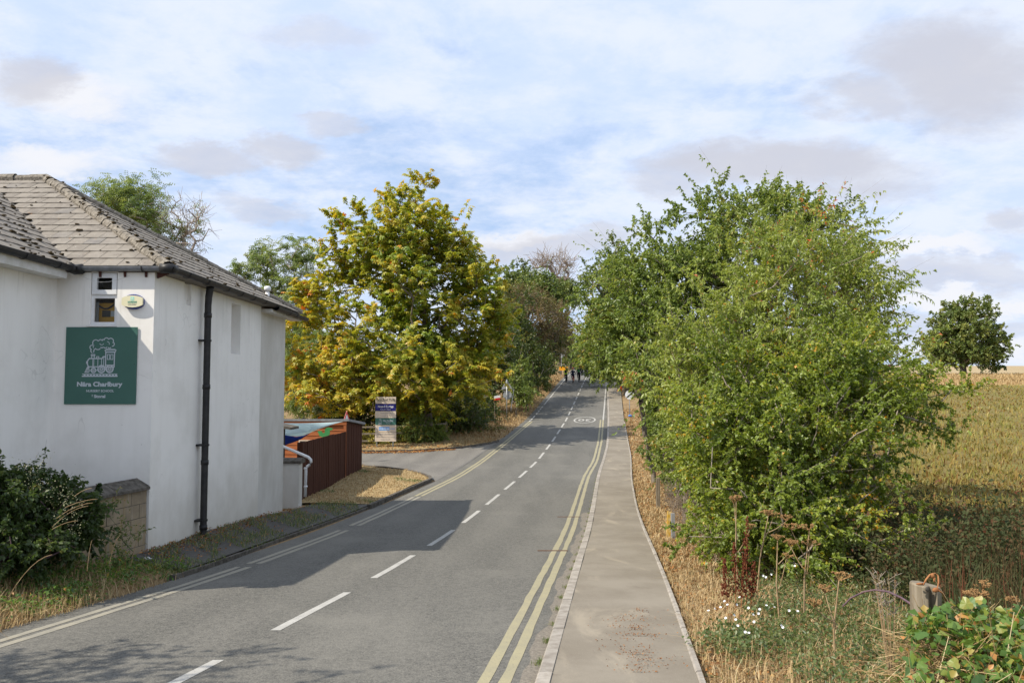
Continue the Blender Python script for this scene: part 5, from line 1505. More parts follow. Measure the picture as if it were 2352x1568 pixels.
def tree(name, label, cat, base, top, blobs, mat, bark, seed, tips=160, m=5, k=8, shoot=.6, leaf=(.06, .035), trunk=.2, tip_r=.012, up=.45, step=.6,
         droop=.15, hang=0.0, tint=(.5, .2, .16), lump=.2, shell=.45, spike=.05, group=None, twigs=False, mode='leaf', upface=.7, kcol=None, spread=.7, crown_name='crown'):
    rg = np.random.default_rng(seed)
    root = empty(name, base, label, cat, group)
    bv = np.array(base, float)
    tp, out = envelope(blobs, tips, rg, shell, lump)
    gzv = gz(tp[:, 0], tp[:, 1]) + .15
    tp[:, 2] = np.maximum(tp[:, 2], gzv + rg.uniform(0, .3, len(tp)))
    nodes, par, w, ends = skeleton(base, top, tp, rg, step, .19 * step)
    i = np.arange(1, len(nodes))
    r_ = np.minimum(tip_r * w ** .5, trunk)
    r_[0] = max(r_[0], trunk) * 1.15
    r_[1:3] = np.maximum(r_[1:3], trunk * .9)
    A, B = nodes[par[i]], nodes[i]
    link('trunk', segs_mesh('trunk', A - bv, B - bv, np.minimum(r_[par[i]], r_[i] * 1.5 + .004), r_[i], bark, 6), root)
    pos, sd, ti, s0, s1 = shoots(tp, out, rg, m, k, shoot, up, spread, spike)
    n_ = len(pos)
    ctint = rg.normal(tint[0], tint[1], len(tp))
    tv = ctint[ti] + rg.normal(0, tint[2], n_)
    if kcol is not None:
        tv = kcol(pos, tv, rg)
    o = out[ti]
    if mode == 'leaf':
        d = sd * .55 + unit(rg.normal(size=(n_, 3))) * .8; d[:, 2] -= hang
        nr = rg.normal(0, .55, (n_, 3)) + o * .35; nr[:, 2] += upface
        L = leaf[0] * rg.uniform(.7, 1.25, n_); Wd = leaf[1] * rg.uniform(.75, 1.2, n_)
        me = leaves_mesh('crown', pos - bv, d, nr, L, Wd, tv, mat, .22, droop)
    else:   # palmate or pinnate: several leaflets from each seat
        q = 5 if mode == 'palmate' else 6
        nr = rg.normal(0, .35, (n_, 3)) + o * .35; nr[:, 2] += upface; nr = unit(nr)
        ax = unit(np.cross(nr, unit(sd + rg.normal(0, .3, (n_, 3))))); ay = np.cross(nr, ax)
        ps, ds, ns, Ls, Ws, ts = [], [], [], [], [], []
        for j in range(q):
            if mode == 'palmate':
                a = math.radians(-125 + 250 * j / (q - 1))
                dd_ = ay * math.cos(a) + ax * math.sin(a) ; dd_ = -dd_ if False else dd_
                dd_ = dd_ + np.array([0, 0, -hang]); pj = pos
                sc = 1.0 - .30 * abs(j - (q - 1) / 2) / ((q - 1) / 2)
            else:
                side = 1 if j % 2 else -1
                dd_ = ay * .45 + ax * side * .9 + np.array([0, 0, -hang * .6]); pj = pos + ay * (leaf[0] * .75 * (j // 2)); sc = .85
            ps.append(pj); ds.append(dd_); ns.append(nr); Ls.append(leaf[0] * sc * rg.uniform(.8, 1.15, n_)); Ws.append(leaf[1] * sc * rg.uniform(.8, 1.15, n_)); ts.append(tv + rg.normal(0, .05, n_))
        me = leaves_mesh('crown', np.concatenate(ps) - bv, np.concatenate(ds), np.concatenate(ns), np.concatenate(Ls), np.concatenate(Ws), np.concatenate(ts), mat, .15, droop)
    tag(link(crown_name, me, root), kind='stuff')
    if twigs:
        rr = np.full(len(s0), tip_r * .45)
        tag(link('twigs', segs_mesh('twigs', s0 - bv, s1 - bv, rr, rr * .4, bark, 3), root), kind='stuff')
    return root

def blob(px, py, Y, rx, ry, depth):
    """ellipsoid seen centred at a picture position, Y metres away; radii in picture pixels, depth in metres"""
    c = P(px, py, Y)
    return (c.x, c.y, c.z, rx / F * Y, depth, ry / F * Y)
def gpt(px, Y, dz=0.0):
    x = (px - CX) / F * Y
    return (x, Y, float(gz(x, Y)) + dz)

# ------------------------------------------------------------------ right side: hawthorn, spindle, hedge
def haw_tint(pos, tv, rg):
    patch = np.sin(pos[:, 0] * 2.3 + 1) * np.sin(pos[:, 2] * 2.9 + .5) * np.sin(pos[:, 1] * 2.1)
    hot = (patch > .25) & (rg.uniform(size=len(tv)) < .08)
    tv = np.where(hot, rg.uniform(.86, 1.0, len(tv)), tv)
    return tv
tree('hawthorn_bush', 'broad leafy hawthorn bush with orange tinged leaves nearest the camera right of the verge', 'bush', gpt(1880, 14.6, -.1), tuple(P(1870, 1000, 14.8)),
     [blob(1815, 1120, 14.2, 215, 190, 1.5), blob(1935, 1045, 14.8, 105, 165, 1.5), blob(1700, 1010, 15.2, 150, 175, 1.5), blob(1830, 920, 15.4, 200, 130, 1.6), blob(1760, 1230, 13.2, 150, 95, .9), blob(1650, 1075, 16.2, 70, 105, 1.1), blob(1610, 1010, 18, 55, 90, 1.1), blob(1920, 1225, 13.6, 130, 75, 1.0), blob(1935, 850, 15.4, 80, 95, 1.2)],
     M['leaf_haw'], M['palebark'], 101, 500, 8, 30, .42, (.066, .054), .14, .007, .25, .4, .12, .1, (.43, .16, .14), .30, .28, .05, twigs=True, spread=.6, kcol=haw_tint)
tree('hawthorn_bush', 'low arching hawthorn spray reaching right over the brown field', 'bush', gpt(1950, 15.0, -.1), tuple(P(2010, 950, 15.2)),
     [blob(2050, 935, 15.2, 65, 50, .8), blob(2120, 910, 15.2, 75, 24, .5), blob(2215, 903, 15.1, 55, 10, .3), blob(2110, 850, 15.3, 55, 14, .3), blob(2170, 970, 15.2, 55, 14, .3)],
     M['leaf_haw'], M['palebark'], 102, 80, 5, 20, .30, (.064, .048), .06, .005, .2, .4, .12, .1, (.5, .15, .14), .25, .6, .12, twigs=True)
tree('spindle_tree', 'pale green spindle tree with pointed drooping leaves rising behind the near hawthorn', 'tree', gpt(1840, 19.5, -.1), tuple(P(1830, 700, 19.5)),
     [blob(1820, 730, 18.4, 225, 180, 1.7), blob(1690, 850, 18, 185, 150, 1.5), blob(1870, 850, 18, 155, 160, 1.5), blob(1840, 580, 19.5, 150, 90, 1.3), blob(1915, 720, 19, 75, 120, 1.1), blob(1950, 880, 18.6, 80, 110, 1.1), blob(1620, 930, 18.6, 110, 120, 1.1)],
     M['leaf_spin'], M['palebark'], 103, 410, 8, 26, .6, (.100, .042), .15, .007, .55, .5, .2, .45, (.56, .14, .14), .28, .28, .07, twigs=True, spread=.6)
tree('blackthorn_tree', 'taller dark green tree behind the spindle, its upper left branches reaching towards the road', 'tree', gpt(1660, 25.5, -.1), tuple(P(1680, 650, 25)),
     [blob(1660, 590, 24.5, 120, 105, 1.8), blob(1800, 520, 24, 105, 62, 1.3), blob(1560, 650, 25.5, 130, 100, 1.6), blob(1480, 700, 27, 115, 95, 1.6), blob(1440, 765, 28, 80, 80, 1.4), blob(1560, 800, 24.5, 140, 120, 1.5), blob(1640, 470, 24.8, 70, 28, .8), blob(1740, 470, 24.8, 45, 28, .6), blob(1500, 520, 26, 55, 16, .5), blob(1430, 620, 27, 48, 18, .5), blob(1880, 530, 24, 55, 45, .9), blob(1930, 600, 23, 36, 50, .8)],
     M['leaf_plum'], M['bark'], 104, 370, 8, 25, .6, (.115, .072), .17, .008, .5, .5, .2, .3, (.50, .17, .15), .30, .30, .09, twigs=True, spread=.6)
tree('dogwood_bush', 'leafy bush overhanging the pavement and part of the round speed sign', 'bush', gpt(1500, 31, -.1), tuple(P(1470, 860, 31)),
     [blob(1440, 808, 30, 85, 48, 1.3), blob(1500, 835, 29, 75, 50, 1.2), blob(1555, 900, 27.5, 62, 75, 1.2), blob(1418, 822, 31, 38, 22, .9)],
     M['leaf_plum'], M['bark'], 105, 260, 5, 20, .55, (.12, .07), .1, .007, .3, .5, .2, .4, (.45, .14, .10), .2, .45, .0, twigs=True)
# ivy clad hedge following the pavement
hb = []
for Yv, px, top_, hw in ((19.5, 1625, 900, 60), (21.5, 1590, 900, 60), (24, 1565, 900, 58), (27, 1545, 890, 52), (31, 1532, 885, 46), (36, 1520, 882, 40), (42, 1510, 880, 34), (49, 1502, 876, 28), (57, 1492, 872, 26)):
    zg = gpt(px, Yv)[2]; zt = P(px, top_, Yv).z
    zg += .40 if Yv < 25 else 0
    hb.append((P(px, 900, Yv).x + .28, Yv, (zg + zt) / 2, hw / F * Yv + .2, 2.2, (zt - zg) / 2 + .15))
tree('hedge', 'ivy clad hedge with a clipped green face running along the pavement', 'hedge', gpt(1560, 27, -.1), tuple(P(1560, 960, 27)), hb,
     M['leaf_ivy'], M['bark'], 106, 440, 6, 19, .35, (.10, .075), .1, .007, .1, .6, .15, .3, (.5, .16, .14), .12, .35, .03)
tree('hedge_maple', 'small yellowing maple on the right of the road beyond the hedge', 'tree', gpt(1472, 82, -.1), tuple(P(1430, 790, 82)),
     [blob(1380, 765, 82, 55, 58, 3), blob(1412, 815, 80, 50, 40, 2.4), blob(1386, 800, 84, 36, 34, 2)], M['leaf_yel'], M['bark'], 107, 230, 5, 16, .8, (.20, .15), .15, .02, .4, .8, .2, .2, (.5, .2, .15), .2, .45, .0)
tree('field_oak', 'dark green tree showing above the hedge left of the blackthorn, far up the road', 'tree', gpt(1440, 82, -.1), tuple(P(1420, 680, 82)),
     [blob(1400, 660, 82, 65, 60, 3.2), blob(1370, 640, 82, 35, 28, 1.8), blob(1430, 600, 82, 55, 45, 2.5), blob(1440, 760, 80, 80, 90, 3)], M['leaf_oak'], M['bark'], 108, 220, 5, 16, 1.0, (.24, .17), .3, .03, .4, 1.2, .15, .1, (.5, .2, .15), .2, .45, .05)
rg = np.random.default_rng(5)
far_r = [('pale green roadside shrub at the right bend of the far road', 1345, 98, 26, 800, 855), ('dark shrub on the right verge farther up the far road', 1380, 90, 40, 780, 880)]
for lab, px, Yv, hw, y0, y1 in far_r:
    tree('roadside_shrub', lab, 'bush', gpt(px + 18, Yv, -.1), tuple(P(px + 18, (y0 + y1) / 2, Yv)), [blob(px + 18, (y0 + y1) / 2, Yv, hw, (y1 - y0) / 2, 2)], M['leaf_ivy'], M['bark'], 200 + px, 90, 5, 12, .8, (.22, .15), .1, .02, .3, 1, .15, .2, (.5, .2, .15))

# big lone oak in the field
oc = P(2215, 770, 200)
tree('oak_tree', 'lone round oak standing in the field on the right', 'tree', gpt(2212, 200, -.2), tuple(P(2214, 760, 200)),
     [blob(2215, 760, 200, 80, 72, 8), blob(2165, 790, 200, 48, 50, 6), blob(2270, 785, 200, 42, 48, 6), blob(2215, 715, 200, 52, 34, 5), blob(2285, 835, 200, 25, 18, 3), blob(2230, 810, 198, 70, 30, 6), blob(2150, 820, 200, 30, 25, 4)],
     M['leaf_oak'], M['bark'], 109, 720, 5, 15, 1.1, (.48, .36), .75, .03, .35, 1.6, .1, .1, (.5, .2, .16), .2, .5, .03)
tree('far_hedge', 'tiny dark hedge clump on the field horizon left of the lone oak', 'hedge', gpt(2095, 330, -.2), tuple(P(2095, 842, 330)), [blob(2090, 838, 330, 22, 7, 3)], M['leaf_oak'], M['bark'], 110, 40, 5, 8, 1.2, (.6, .45), .2, .05, .3, 2)

# ------------------------------------------------------------------ left side trees
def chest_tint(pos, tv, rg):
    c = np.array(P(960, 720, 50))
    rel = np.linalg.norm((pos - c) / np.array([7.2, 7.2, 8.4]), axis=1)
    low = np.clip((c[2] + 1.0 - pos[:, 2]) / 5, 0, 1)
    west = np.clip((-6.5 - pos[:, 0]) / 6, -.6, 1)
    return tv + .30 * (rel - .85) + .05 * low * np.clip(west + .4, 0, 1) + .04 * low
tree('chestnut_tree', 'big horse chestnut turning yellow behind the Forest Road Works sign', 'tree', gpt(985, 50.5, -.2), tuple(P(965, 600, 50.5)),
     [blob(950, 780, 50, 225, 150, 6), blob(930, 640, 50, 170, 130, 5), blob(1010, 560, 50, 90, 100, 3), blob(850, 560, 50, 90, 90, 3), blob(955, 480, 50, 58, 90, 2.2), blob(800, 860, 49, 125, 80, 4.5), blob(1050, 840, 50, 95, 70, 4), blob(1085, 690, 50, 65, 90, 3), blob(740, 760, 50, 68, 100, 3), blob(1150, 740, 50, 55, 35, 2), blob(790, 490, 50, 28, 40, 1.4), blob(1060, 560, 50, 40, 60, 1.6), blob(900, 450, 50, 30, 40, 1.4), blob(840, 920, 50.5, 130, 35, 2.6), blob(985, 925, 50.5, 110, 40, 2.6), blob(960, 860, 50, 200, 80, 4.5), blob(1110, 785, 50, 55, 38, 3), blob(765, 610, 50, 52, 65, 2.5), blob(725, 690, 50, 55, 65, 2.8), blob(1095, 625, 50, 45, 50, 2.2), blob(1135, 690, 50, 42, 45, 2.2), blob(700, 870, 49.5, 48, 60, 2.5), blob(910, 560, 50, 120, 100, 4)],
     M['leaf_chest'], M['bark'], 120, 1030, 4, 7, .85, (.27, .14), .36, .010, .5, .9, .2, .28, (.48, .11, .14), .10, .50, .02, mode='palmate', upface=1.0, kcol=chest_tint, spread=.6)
def ash(lab, px, Yv, blobs_, seed, tips=150, cat='tree', name='ash_tree', mat='leaf_ash', k=8, leaf=(.16, .06), top=None, trunk=.25, **kw):
    return tree(name, lab, cat, gpt(px, Yv, -.2), tuple(P(*(top or (px, 700)), Yv)), blobs_, M[mat], M['palebark'], seed, tips, 5, k, .9, leaf, trunk, .022, .5, 1.0, .25, .5, (.5, .2, .15), .2, .5, .08, mode='pinnate', **kw)
ash('feathery pale green ash crown rising behind the house roof', 330, 46, [blob(285, 470, 46, 55, 55, 2.2), blob(250, 455, 46, 38, 28, 1.4), blob(345, 500, 46, 42, 45, 2), blob(310, 440, 46, 40, 30, 1.4), blob(350, 570, 46, 55, 60, 2), blob(425, 525, 46, 20, 25, 1)], 130, 110, leaf=(.17, .06), top=(320, 560))
ash('tall soft green ash between the house and the chestnut', 650, 72, [blob(630, 640, 72, 75, 75, 4), blob(690, 590, 72, 50, 50, 3), blob(590, 600, 72, 35, 45, 2.4), blob(640, 740, 72, 95, 80, 4), blob(700, 720, 72, 60, 90, 3.5), blob(545, 640, 72, 30, 40, 2)], 131, 170, k=7, leaf=(.24, .10))
ash('green scrubby ash low behind the shed and house gutter', 700, 60, [blob(690, 850, 60, 55, 110, 3), blob(720, 900, 58, 60, 60, 2.5), blob(660, 880, 60, 40, 80, 2.5)], 132, 110, k=7, leaf=(.20, .09), top=(700, 850))
def bare(name, label, base, top, blobs_, seed, tips, trunk, tip_r, mat, step=.6, group=None):
    rg = np.random.default_rng(seed)
    root = empty(name, base, label, 'tree', group)
    bv = np.array(base)
    tp, out = envelope(blobs_, tips, rg, .5, .25)
    nodes, par, w, ends = skeleton(base, top, tp, rg, step, .14 * step)
    i = np.arange(1, len(nodes)); r_ = np.minimum(tip_r * w ** .5, trunk); r_[0] = trunk
    link('trunk', segs_mesh('trunk', nodes[par[i]] - bv, nodes[i] - bv, np.minimum(r_[par[i]], r_[i] * 1.6 + .004), r_[i], mat, 5), root)
    pos, sd, ti, s0, s1 = shoots(tp, out, rg, 6, 2, step * 1.3, .5, .55)
    rr = np.full(len(s0), tip_r * .75)
    tag(link('twigs', segs_mesh('twigs', s0 - bv, s1 - bv, rr, rr * .5, mat, 3), root), kind='stuff')
bare('dead_tree', 'thin bare dead tree beside the ash behind the house roof', gpt(420, 46, -.2), tuple(P(425, 600, 46)), [blob(430, 530, 46, 45, 75, 1.6), blob(460, 510, 46, 28, 50, 1.2), blob(410, 500, 46, 22, 55, 1.2), blob(455, 580, 46, 30, 30, 1)], 140, 60, .14, .018, M['deadwood'], .6)
bare('dead_pine', 'pale bare flat-topped dead tree on the skyline beyond the chestnut', gpt(1285, 150, -.2), tuple(P(1272, 640, 150)), [blob(1265, 600, 150, 46, 16, 3), blob(1300, 605, 150, 25, 14, 3), blob(1235, 605, 150, 25, 14, 2.5), blob(1285, 635, 150, 24, 22, 2.5)], 141, 90, .32, .055, M['deadwood'], 1.5)
# roadside belt on the left: each tree its own crown
belt = [
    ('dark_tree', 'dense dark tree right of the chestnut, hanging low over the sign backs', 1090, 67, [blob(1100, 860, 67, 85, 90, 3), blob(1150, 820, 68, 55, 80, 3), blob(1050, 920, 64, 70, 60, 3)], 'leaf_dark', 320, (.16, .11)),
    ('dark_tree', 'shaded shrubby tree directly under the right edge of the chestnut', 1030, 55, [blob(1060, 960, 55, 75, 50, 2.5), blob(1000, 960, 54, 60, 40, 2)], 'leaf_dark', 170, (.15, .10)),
    ('hedgerow_tree', 'green hedgerow tree behind the triangular sign back', 1180, 74, [blob(1190, 800, 74, 55, 80, 3.5), blob(1215, 850, 72, 48, 60, 2.5), blob(1170, 730, 76, 45, 60, 3)], 'leaf_dark', 260, (.19, .13)),
    ('hedgerow_tree', 'pinkish brown browning thorn tree above the left hedgerow', 1215, 88, [blob(1215, 720, 88, 70, 62, 4), blob(1180, 700, 88, 45, 40, 3), blob(1265, 740, 92, 45, 55, 3.5), blob(1240, 800, 90, 50, 60, 3)], 'leaf_brown', 330, (.17, .10)),
    ('hedgerow_tree', 'dark hedgerow tree leaning over the left edge of the far road', 1255, 90, [blob(1236, 832, 86, 30, 42, 2), blob(1262, 785, 96, 28, 45, 3)], 'leaf_dark', 220, (.2, .13)),
    ('hedgerow_tree', 'reddish brown hedge tree nearest the far bend on the left', 1288, 112, [blob(1284, 755, 112, 26, 50, 3.5), blob(1294, 785, 118, 14, 30, 3)], 'leaf_brown', 160, (.22, .14)),
    ('skyline_tree', 'round dark green tree on the skyline right of the chestnut', 1180, 140, [blob(1185, 650, 140, 38, 38, 6), blob(1215, 660, 140, 30, 35, 5), blob(1170, 670, 140, 25, 30, 4)], 'leaf_oak', 150, (.4, .28)),
    ('skyline_tree', 'dark green tree on the skyline below the pale dead tree', 1260, 135, [blob(1255, 665, 135, 38, 34, 5), blob(1285, 690, 135, 28, 30, 4), blob(1240, 690, 135, 35, 30, 4)], 'leaf_oak', 150, (.4, .28)),
    ('skyline_tree', 'small dark conifer-like tree right of the dead tree on the skyline', 1305, 155, [blob(1300, 655, 155, 16, 14, 3), blob(1310, 680, 155, 18, 22, 3)], 'leaf_oak', 60, (.4, .28)),
    ('bend_shrub', 'bright green shrub at the far bend behind the cyclists', 1310, 128, [blob(1312, 815, 128, 28, 32, 3), blob(1330, 800, 135, 24, 36, 3)], 'leaf_ivy', 130, (.25, .17)),
]
for i, (nm, lab, px, Yv, bl_, mt, tips_, lf) in enumerate(belt):
    c = bl_[0]
    tree(nm, lab, 'tree', gpt(px, Yv, -.2), (c[0], c[1], c[2]), bl_, M[mt], M['bark'], 300 + i, tips_, 5, 16, .9 if Yv < 120 else 1.4, lf, .2, .02, .4, 1.0, .2, .2, (.45, .2, .16), .2, .45, .05)
back = [('background_tree', 'green tree far behind the shed roof, left of the chestnut', 700, 92, 60, 800), ('background_tree', 'green tree in the gap below the left half of the chestnut', 810, 95, 62, 850),
        ('background_tree', 'green tree in the gap below the middle of the chestnut', 920, 96, 62, 860), ('background_tree', 'green tree behind the trunk side of the chestnut, nearest the road', 1030, 94, 62, 850), ('background_tree', 'green tree hidden mostly by the far end of the house gutter', 600, 90, 60, 830)]
for i, (nm, lab, px, Yv, hw, cy_) in enumerate(back):
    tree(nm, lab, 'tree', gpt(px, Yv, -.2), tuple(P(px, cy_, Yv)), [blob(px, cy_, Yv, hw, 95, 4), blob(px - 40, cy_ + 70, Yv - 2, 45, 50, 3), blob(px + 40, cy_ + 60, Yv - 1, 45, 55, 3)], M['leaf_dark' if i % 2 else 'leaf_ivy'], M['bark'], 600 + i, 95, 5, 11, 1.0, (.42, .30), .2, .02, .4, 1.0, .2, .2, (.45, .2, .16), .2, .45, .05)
# low shrubs
shr = [
    ('pale leafy elder shrub growing beside the sign backs', 1185, 64.5, [blob(1190, 870, 65, 28, 45, 1.4), blob(1205, 905, 64, 20, 25, 1)], 'leaf_ivy', 110, (.15, .10)),
    ('small sunlit shrub on the left verge under the hedgerow', 1212, 69, [blob(1208, 905, 69, 14, 22, .8)], 'leaf_yel', 50, (.12, .06)),
    ('leafy shrub growing through the rail fence right of the business sign', 965, 48.9, [blob(960, 990, 48.6, 32, 28, 1), blob(1000, 1000, 49.4, 25, 22, .8)], 'leaf_ivy', 130, (.12, .08)),
    ('yellow-green nettles behind the feet of the business sign', 880, 48, [blob(880, 1015, 48.3, 40, 18, .7), blob(852, 1010, 48.3, 25, 18, .7)], 'leaf_yel', 90, (.10, .06)),
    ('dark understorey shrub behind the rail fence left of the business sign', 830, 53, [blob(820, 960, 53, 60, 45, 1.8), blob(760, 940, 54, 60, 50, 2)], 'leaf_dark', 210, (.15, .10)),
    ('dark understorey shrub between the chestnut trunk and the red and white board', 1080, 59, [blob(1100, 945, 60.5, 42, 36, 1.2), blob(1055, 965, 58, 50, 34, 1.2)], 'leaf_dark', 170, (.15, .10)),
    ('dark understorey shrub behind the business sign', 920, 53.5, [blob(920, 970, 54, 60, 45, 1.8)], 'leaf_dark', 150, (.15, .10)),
]
for i, (lab, px, Yv, bl_, mt, tips_, lf) in enumerate(shr):
    tree('shrub', lab, 'shrub', gpt(px, Yv, -.1), (bl_[0][0], bl_[0][1], bl_[0][2]), bl_, M[mt], M['bark'], 400 + i, tips_, 5, 12, .5, lf, .06, .012, .4, .5, .2, .2, (.5, .2, .16), .2, .45, .06)
# off to the left: the tree whose shade falls across the bottom left of the road
tree('street_tree', 'tree standing left of the road nearest the camera whose dappled shade falls on the asphalt', 'tree', (-10.0, 4.4, float(gz(-10, 4.4))), (-9.8, 4.4, 2.0),
     [(-9.6, 4.9, 3.2, 2.2, 1.5, 1.5), (-8.9, 3.9, 2.4, 1.5, 1.2, 1.1), (-10.6, 3.6, 2.8, 1.6, 1.3, 1.4)], M['leaf_dark'], M['bark'], 500, 110, 5, 10, .6, (.13, .09), .16, .014, .4, .6)

# ------------------------------------------------------------------ left bramble mound by the block wall
def cream_clusters(root, pts, n, r_, mat, seed, size=.018):
    rg = np.random.default_rng(seed)
    bv = np.array(root.location)
    c = np.repeat(np.array(pts), n, 0) + rg.normal(0, r_, (len(pts) * n, 3))
    d = rg.normal(size=c.shape); nr = rg.normal(size=c.shape); nr[:, 2] += .8
    tag(link('flower', leaves_mesh('flower', c - bv, d, nr, size, size, rg.uniform(0, 1, len(c)), mat, 0, 0), root), kind='stuff')
lb = tree('bramble_bush', 'dark bramble mound with cream flower heads in front of the house on the left', 'bush', gpt(95, 12.2, -.1), tuple(P(95, 1180, 12.2)),
     [blob(30, 1165, 12, 110, 72, .9), blob(130, 1190, 12.4, 80, 66, .6), blob(-20, 1180, 11.6, 80, 100, .9), blob(165, 1235, 12.6, 40, 45, .4), blob(30, 1250, 11.6, 130, 45, .7)],
     M['leaf_mound'], M['bramble_stem'], 510, 380, 6, 20, .22, (.075, .055), .03, .006, .35, .35, .15, .3, (.36, .14, .13), .16, .40, .07, twigs=True)
tpz = [tuple(P(x, y_, 11.6)) for x, y_ in ((100, 1110), (140, 1120), (160, 1150), (150, 1180), (175, 1190), (120, 1180), (165, 1210), (40, 1070), (90, 1065), (180, 1160), (115, 1140), (70, 1085), (60, 1120), (170, 1230), (140, 1140))]
cream_clusters(lb, tpz, 26, .07, M['cream_flower'], 3, .017)
# a few tall weeds against the block wall
wb = tree('willowherb', 'slim pink flowered weeds growing against the stained block wall', 'weed', gpt(295, 13.6, 0), tuple(P(285, 1225, 13.7)), [blob(292, 1235, 13.7, 18, 28, .12), blob(250, 1165, 13.2, 18, 16, .15)], M['leaf_weed'], M['leaf_weed'], 511, 14, 4, 8, .25, (.07, .026), .006, .0012, .5, .3)
mb = MB()
for x, y_ in ((258, 1155), (268, 1160), (250, 1165), (245, 1173), (222, 1115), (255, 1162)):
    mb.ball(tuple(P(x, y_, 13.2)), .013, (1, 1, 1.4), 5, 4, .3)
mb.build('flower', M['thistle'], wb)

# ------------------------------------------------------------------ grass, straw and litter
def blades(name, X, Y, H, mat, tint, seed, width=.006, lean=.6, label=None, zoff=0.0, zfun=None, cat=None):
    rg = np.random.default_rng(seed)
    n_ = len(X)
    Z = (zfun or gz)(X, Y) + zoff
    base = np.stack([X, Y, Z], 1)
    a = rg.uniform(0, 2 * math.pi, n_)
    ld = np.stack([np.cos(a), np.sin(a), np.zeros(n_)], 1)
    k = np.abs(rg.normal(0, lean, n_))
    mid = base + ld * (H * .45 * k * .6)[:, None]; mid[:, 2] += H * .55 / np.sqrt(1 + (k * .6) ** 2)
    tip = base + ld * (H * k)[:, None]; tip[:, 2] += H / np.sqrt(1 + k ** 2)
    s = np.stack([-np.sin(a + rg.normal(0, .8, n_)), np.cos(a), np.zeros(n_)], 1) * (np.broadcast_to(width, (n_,)) * .5)[:, None]
    V = np.stack([base - s, base + s, mid + s * .8, mid - s * .8, tip], 1).reshape(-1, 3)
    b = np.arange(n_) * 5
    Fa = np.concatenate([np.stack([b, b + 1, b + 2], 1), np.stack([b, b + 2, b + 3], 1), np.stack([b + 3, b + 2, b + 4], 1)], 0)
    o = link(name, np_mesh(name, V, Fa, mat, np.repeat(np.clip(tint, 0, 1), 5)))
    tag(o, label, cat or 'grass', None, 'stuff')
    return o
def flat_leaves(name, X, Y, size, mat, tint, seed, label, zfun=None, zoff=.01, cat='leaves'):
    rg = np.random.default_rng(seed)
    n_ = len(X); Z = (zfun or gz)(X, Y) + zoff + rg.uniform(0, .03, n_)
    d = rg.normal(size=(n_, 3)); d[:, 2] *= .3; nr = rg.normal(0, .5, (n_, 3)); nr[:, 2] += 1
    o = link(name, leaves_mesh(name, np.stack([X, Y, Z], 1), d, nr, size * rg.uniform(.6, 1.3, n_), size * .6, tint, mat, .2, 0))
    return tag(o, label, cat, None, 'stuff')
def low_plants(name, X, Y, H, leaf, mat, tint, seed, label, per=18, zfun=None, cat='weeds', spread=.10):
    """leafy ground weeds: per-plant clouds of small leaves on short stalks"""
    rg = np.random.default_rng(seed)
    n_ = len(X); idx = np.repeat(np.arange(n_), per)
    x = X[idx] + rg.normal(0, spread, len(idx)); y = Y[idx] + rg.normal(0, spread, len(idx))
    z = (zfun or gz)(x, y) + H[idx] * rg.uniform(.05, 1, len(idx))
    d = rg.normal(size=(len(idx), 3)); d[:, 2] += .3; nr = rg.normal(0, .5, (len(idx), 3)); nr[:, 2] += 1
    lf = np.broadcast_to(leaf, (n_,))[idx] * rg.uniform(.6, 1.3, len(idx))
    o = link(name, leaves_mesh(name, np.stack([x, y, z], 1), d, nr, lf, lf * .55, tint[idx] + rg.normal(0, .12, len(idx)), mat, .2, .2))
    return tag(o, label, cat, None, 'stuff')
def scatter(n_, y0, y1, fx0, fx1, seed, power=1.6):
    """more samples near the camera"""
    rg = np.random.default_rng(seed)
    u = rg.uniform(0, 1, n_)
    Y = y0 * (y1 / y0) ** (u ** (1.0)) if power else y0 + (y1 - y0) * u
    t = rg.uniform(0, 1, n_)
    return fx0(Y) + (fx1(Y) - fx0(Y)) * t, Y, rg
def clumps(X, Y, s, seed):
    ph = np.random.default_rng(seed).uniform(0, 6, 4)
    return np.sin(X * s + ph[0]) * np.sin(Y * s * .8 + ph[1]) + .6 * np.sin(X * s * 2.3 + Y * s * 1.7 + ph[2])
hedge_edge = curve([8, 13, 17, 20, 24, 30, 40, 52, 75], [4.2, 3.45, 3.9, 4.2, 4.75, 5.6, 7.2, 9.2, 11.6])
# right verge straw
X, Y, rg = scatter(34000, 5.0, 70, lambda y: XP(y) + .06, lambda y: np.maximum(hedge_edge(y), XP(y) + .8) + .5, 21)
blades('straw', X, Y, rg.uniform(.04, .14, len(X)) * (1 + .4 * (clumps(X, Y, 2, 1) > .3)), M['straw'], rg.normal(.58, .2, len(X)), 22, .007 + .0006 * Y, 1.3, 'dry straw and cut grass on the right verge')
X, Y, rg = scatter(9000, 5.5, 70, lambda y: XP(y) - .0, lambda y: np.maximum(hedge_edge(y), XP(y) + .8) + .3, 23)
flat_leaves('leaf_litter', X, Y, .05 + .0012 * Y, M['litter'], rg.normal(.5, .25, len(X)), 24, 'orange brown fallen leaves along the foot of the hedge')
# foreground weeds right of the verge
X, Y, rg = scatter(2300, 5.2, 13, lambda y: XP(y) + .75 + .02 * y, lambda y: XP(y) + 5.5 - .12 * (y - 5), 25)
low_plants('ground_weeds', X, Y, rg.uniform(.08, .32, len(X)), .05, M['leaf_weed'], np.clip(rg.normal(.45, .22, len(X)), 0, 1), 26, 'low green weeds and bindweed leaves in the foreground right of the verge', 17)
X, Y, rg = scatter(13500, 4.6, 13.5, lambda y: XP(y) + .1, lambda y: XP(y) + 6.0, 27)
blades('straw', X, Y, rg.uniform(.08, .30, len(X)), M['straw'], rg.normal(.6, .22, len(X)), 28, .008, 1.0, 'long dry grass stems among the foreground weeds')
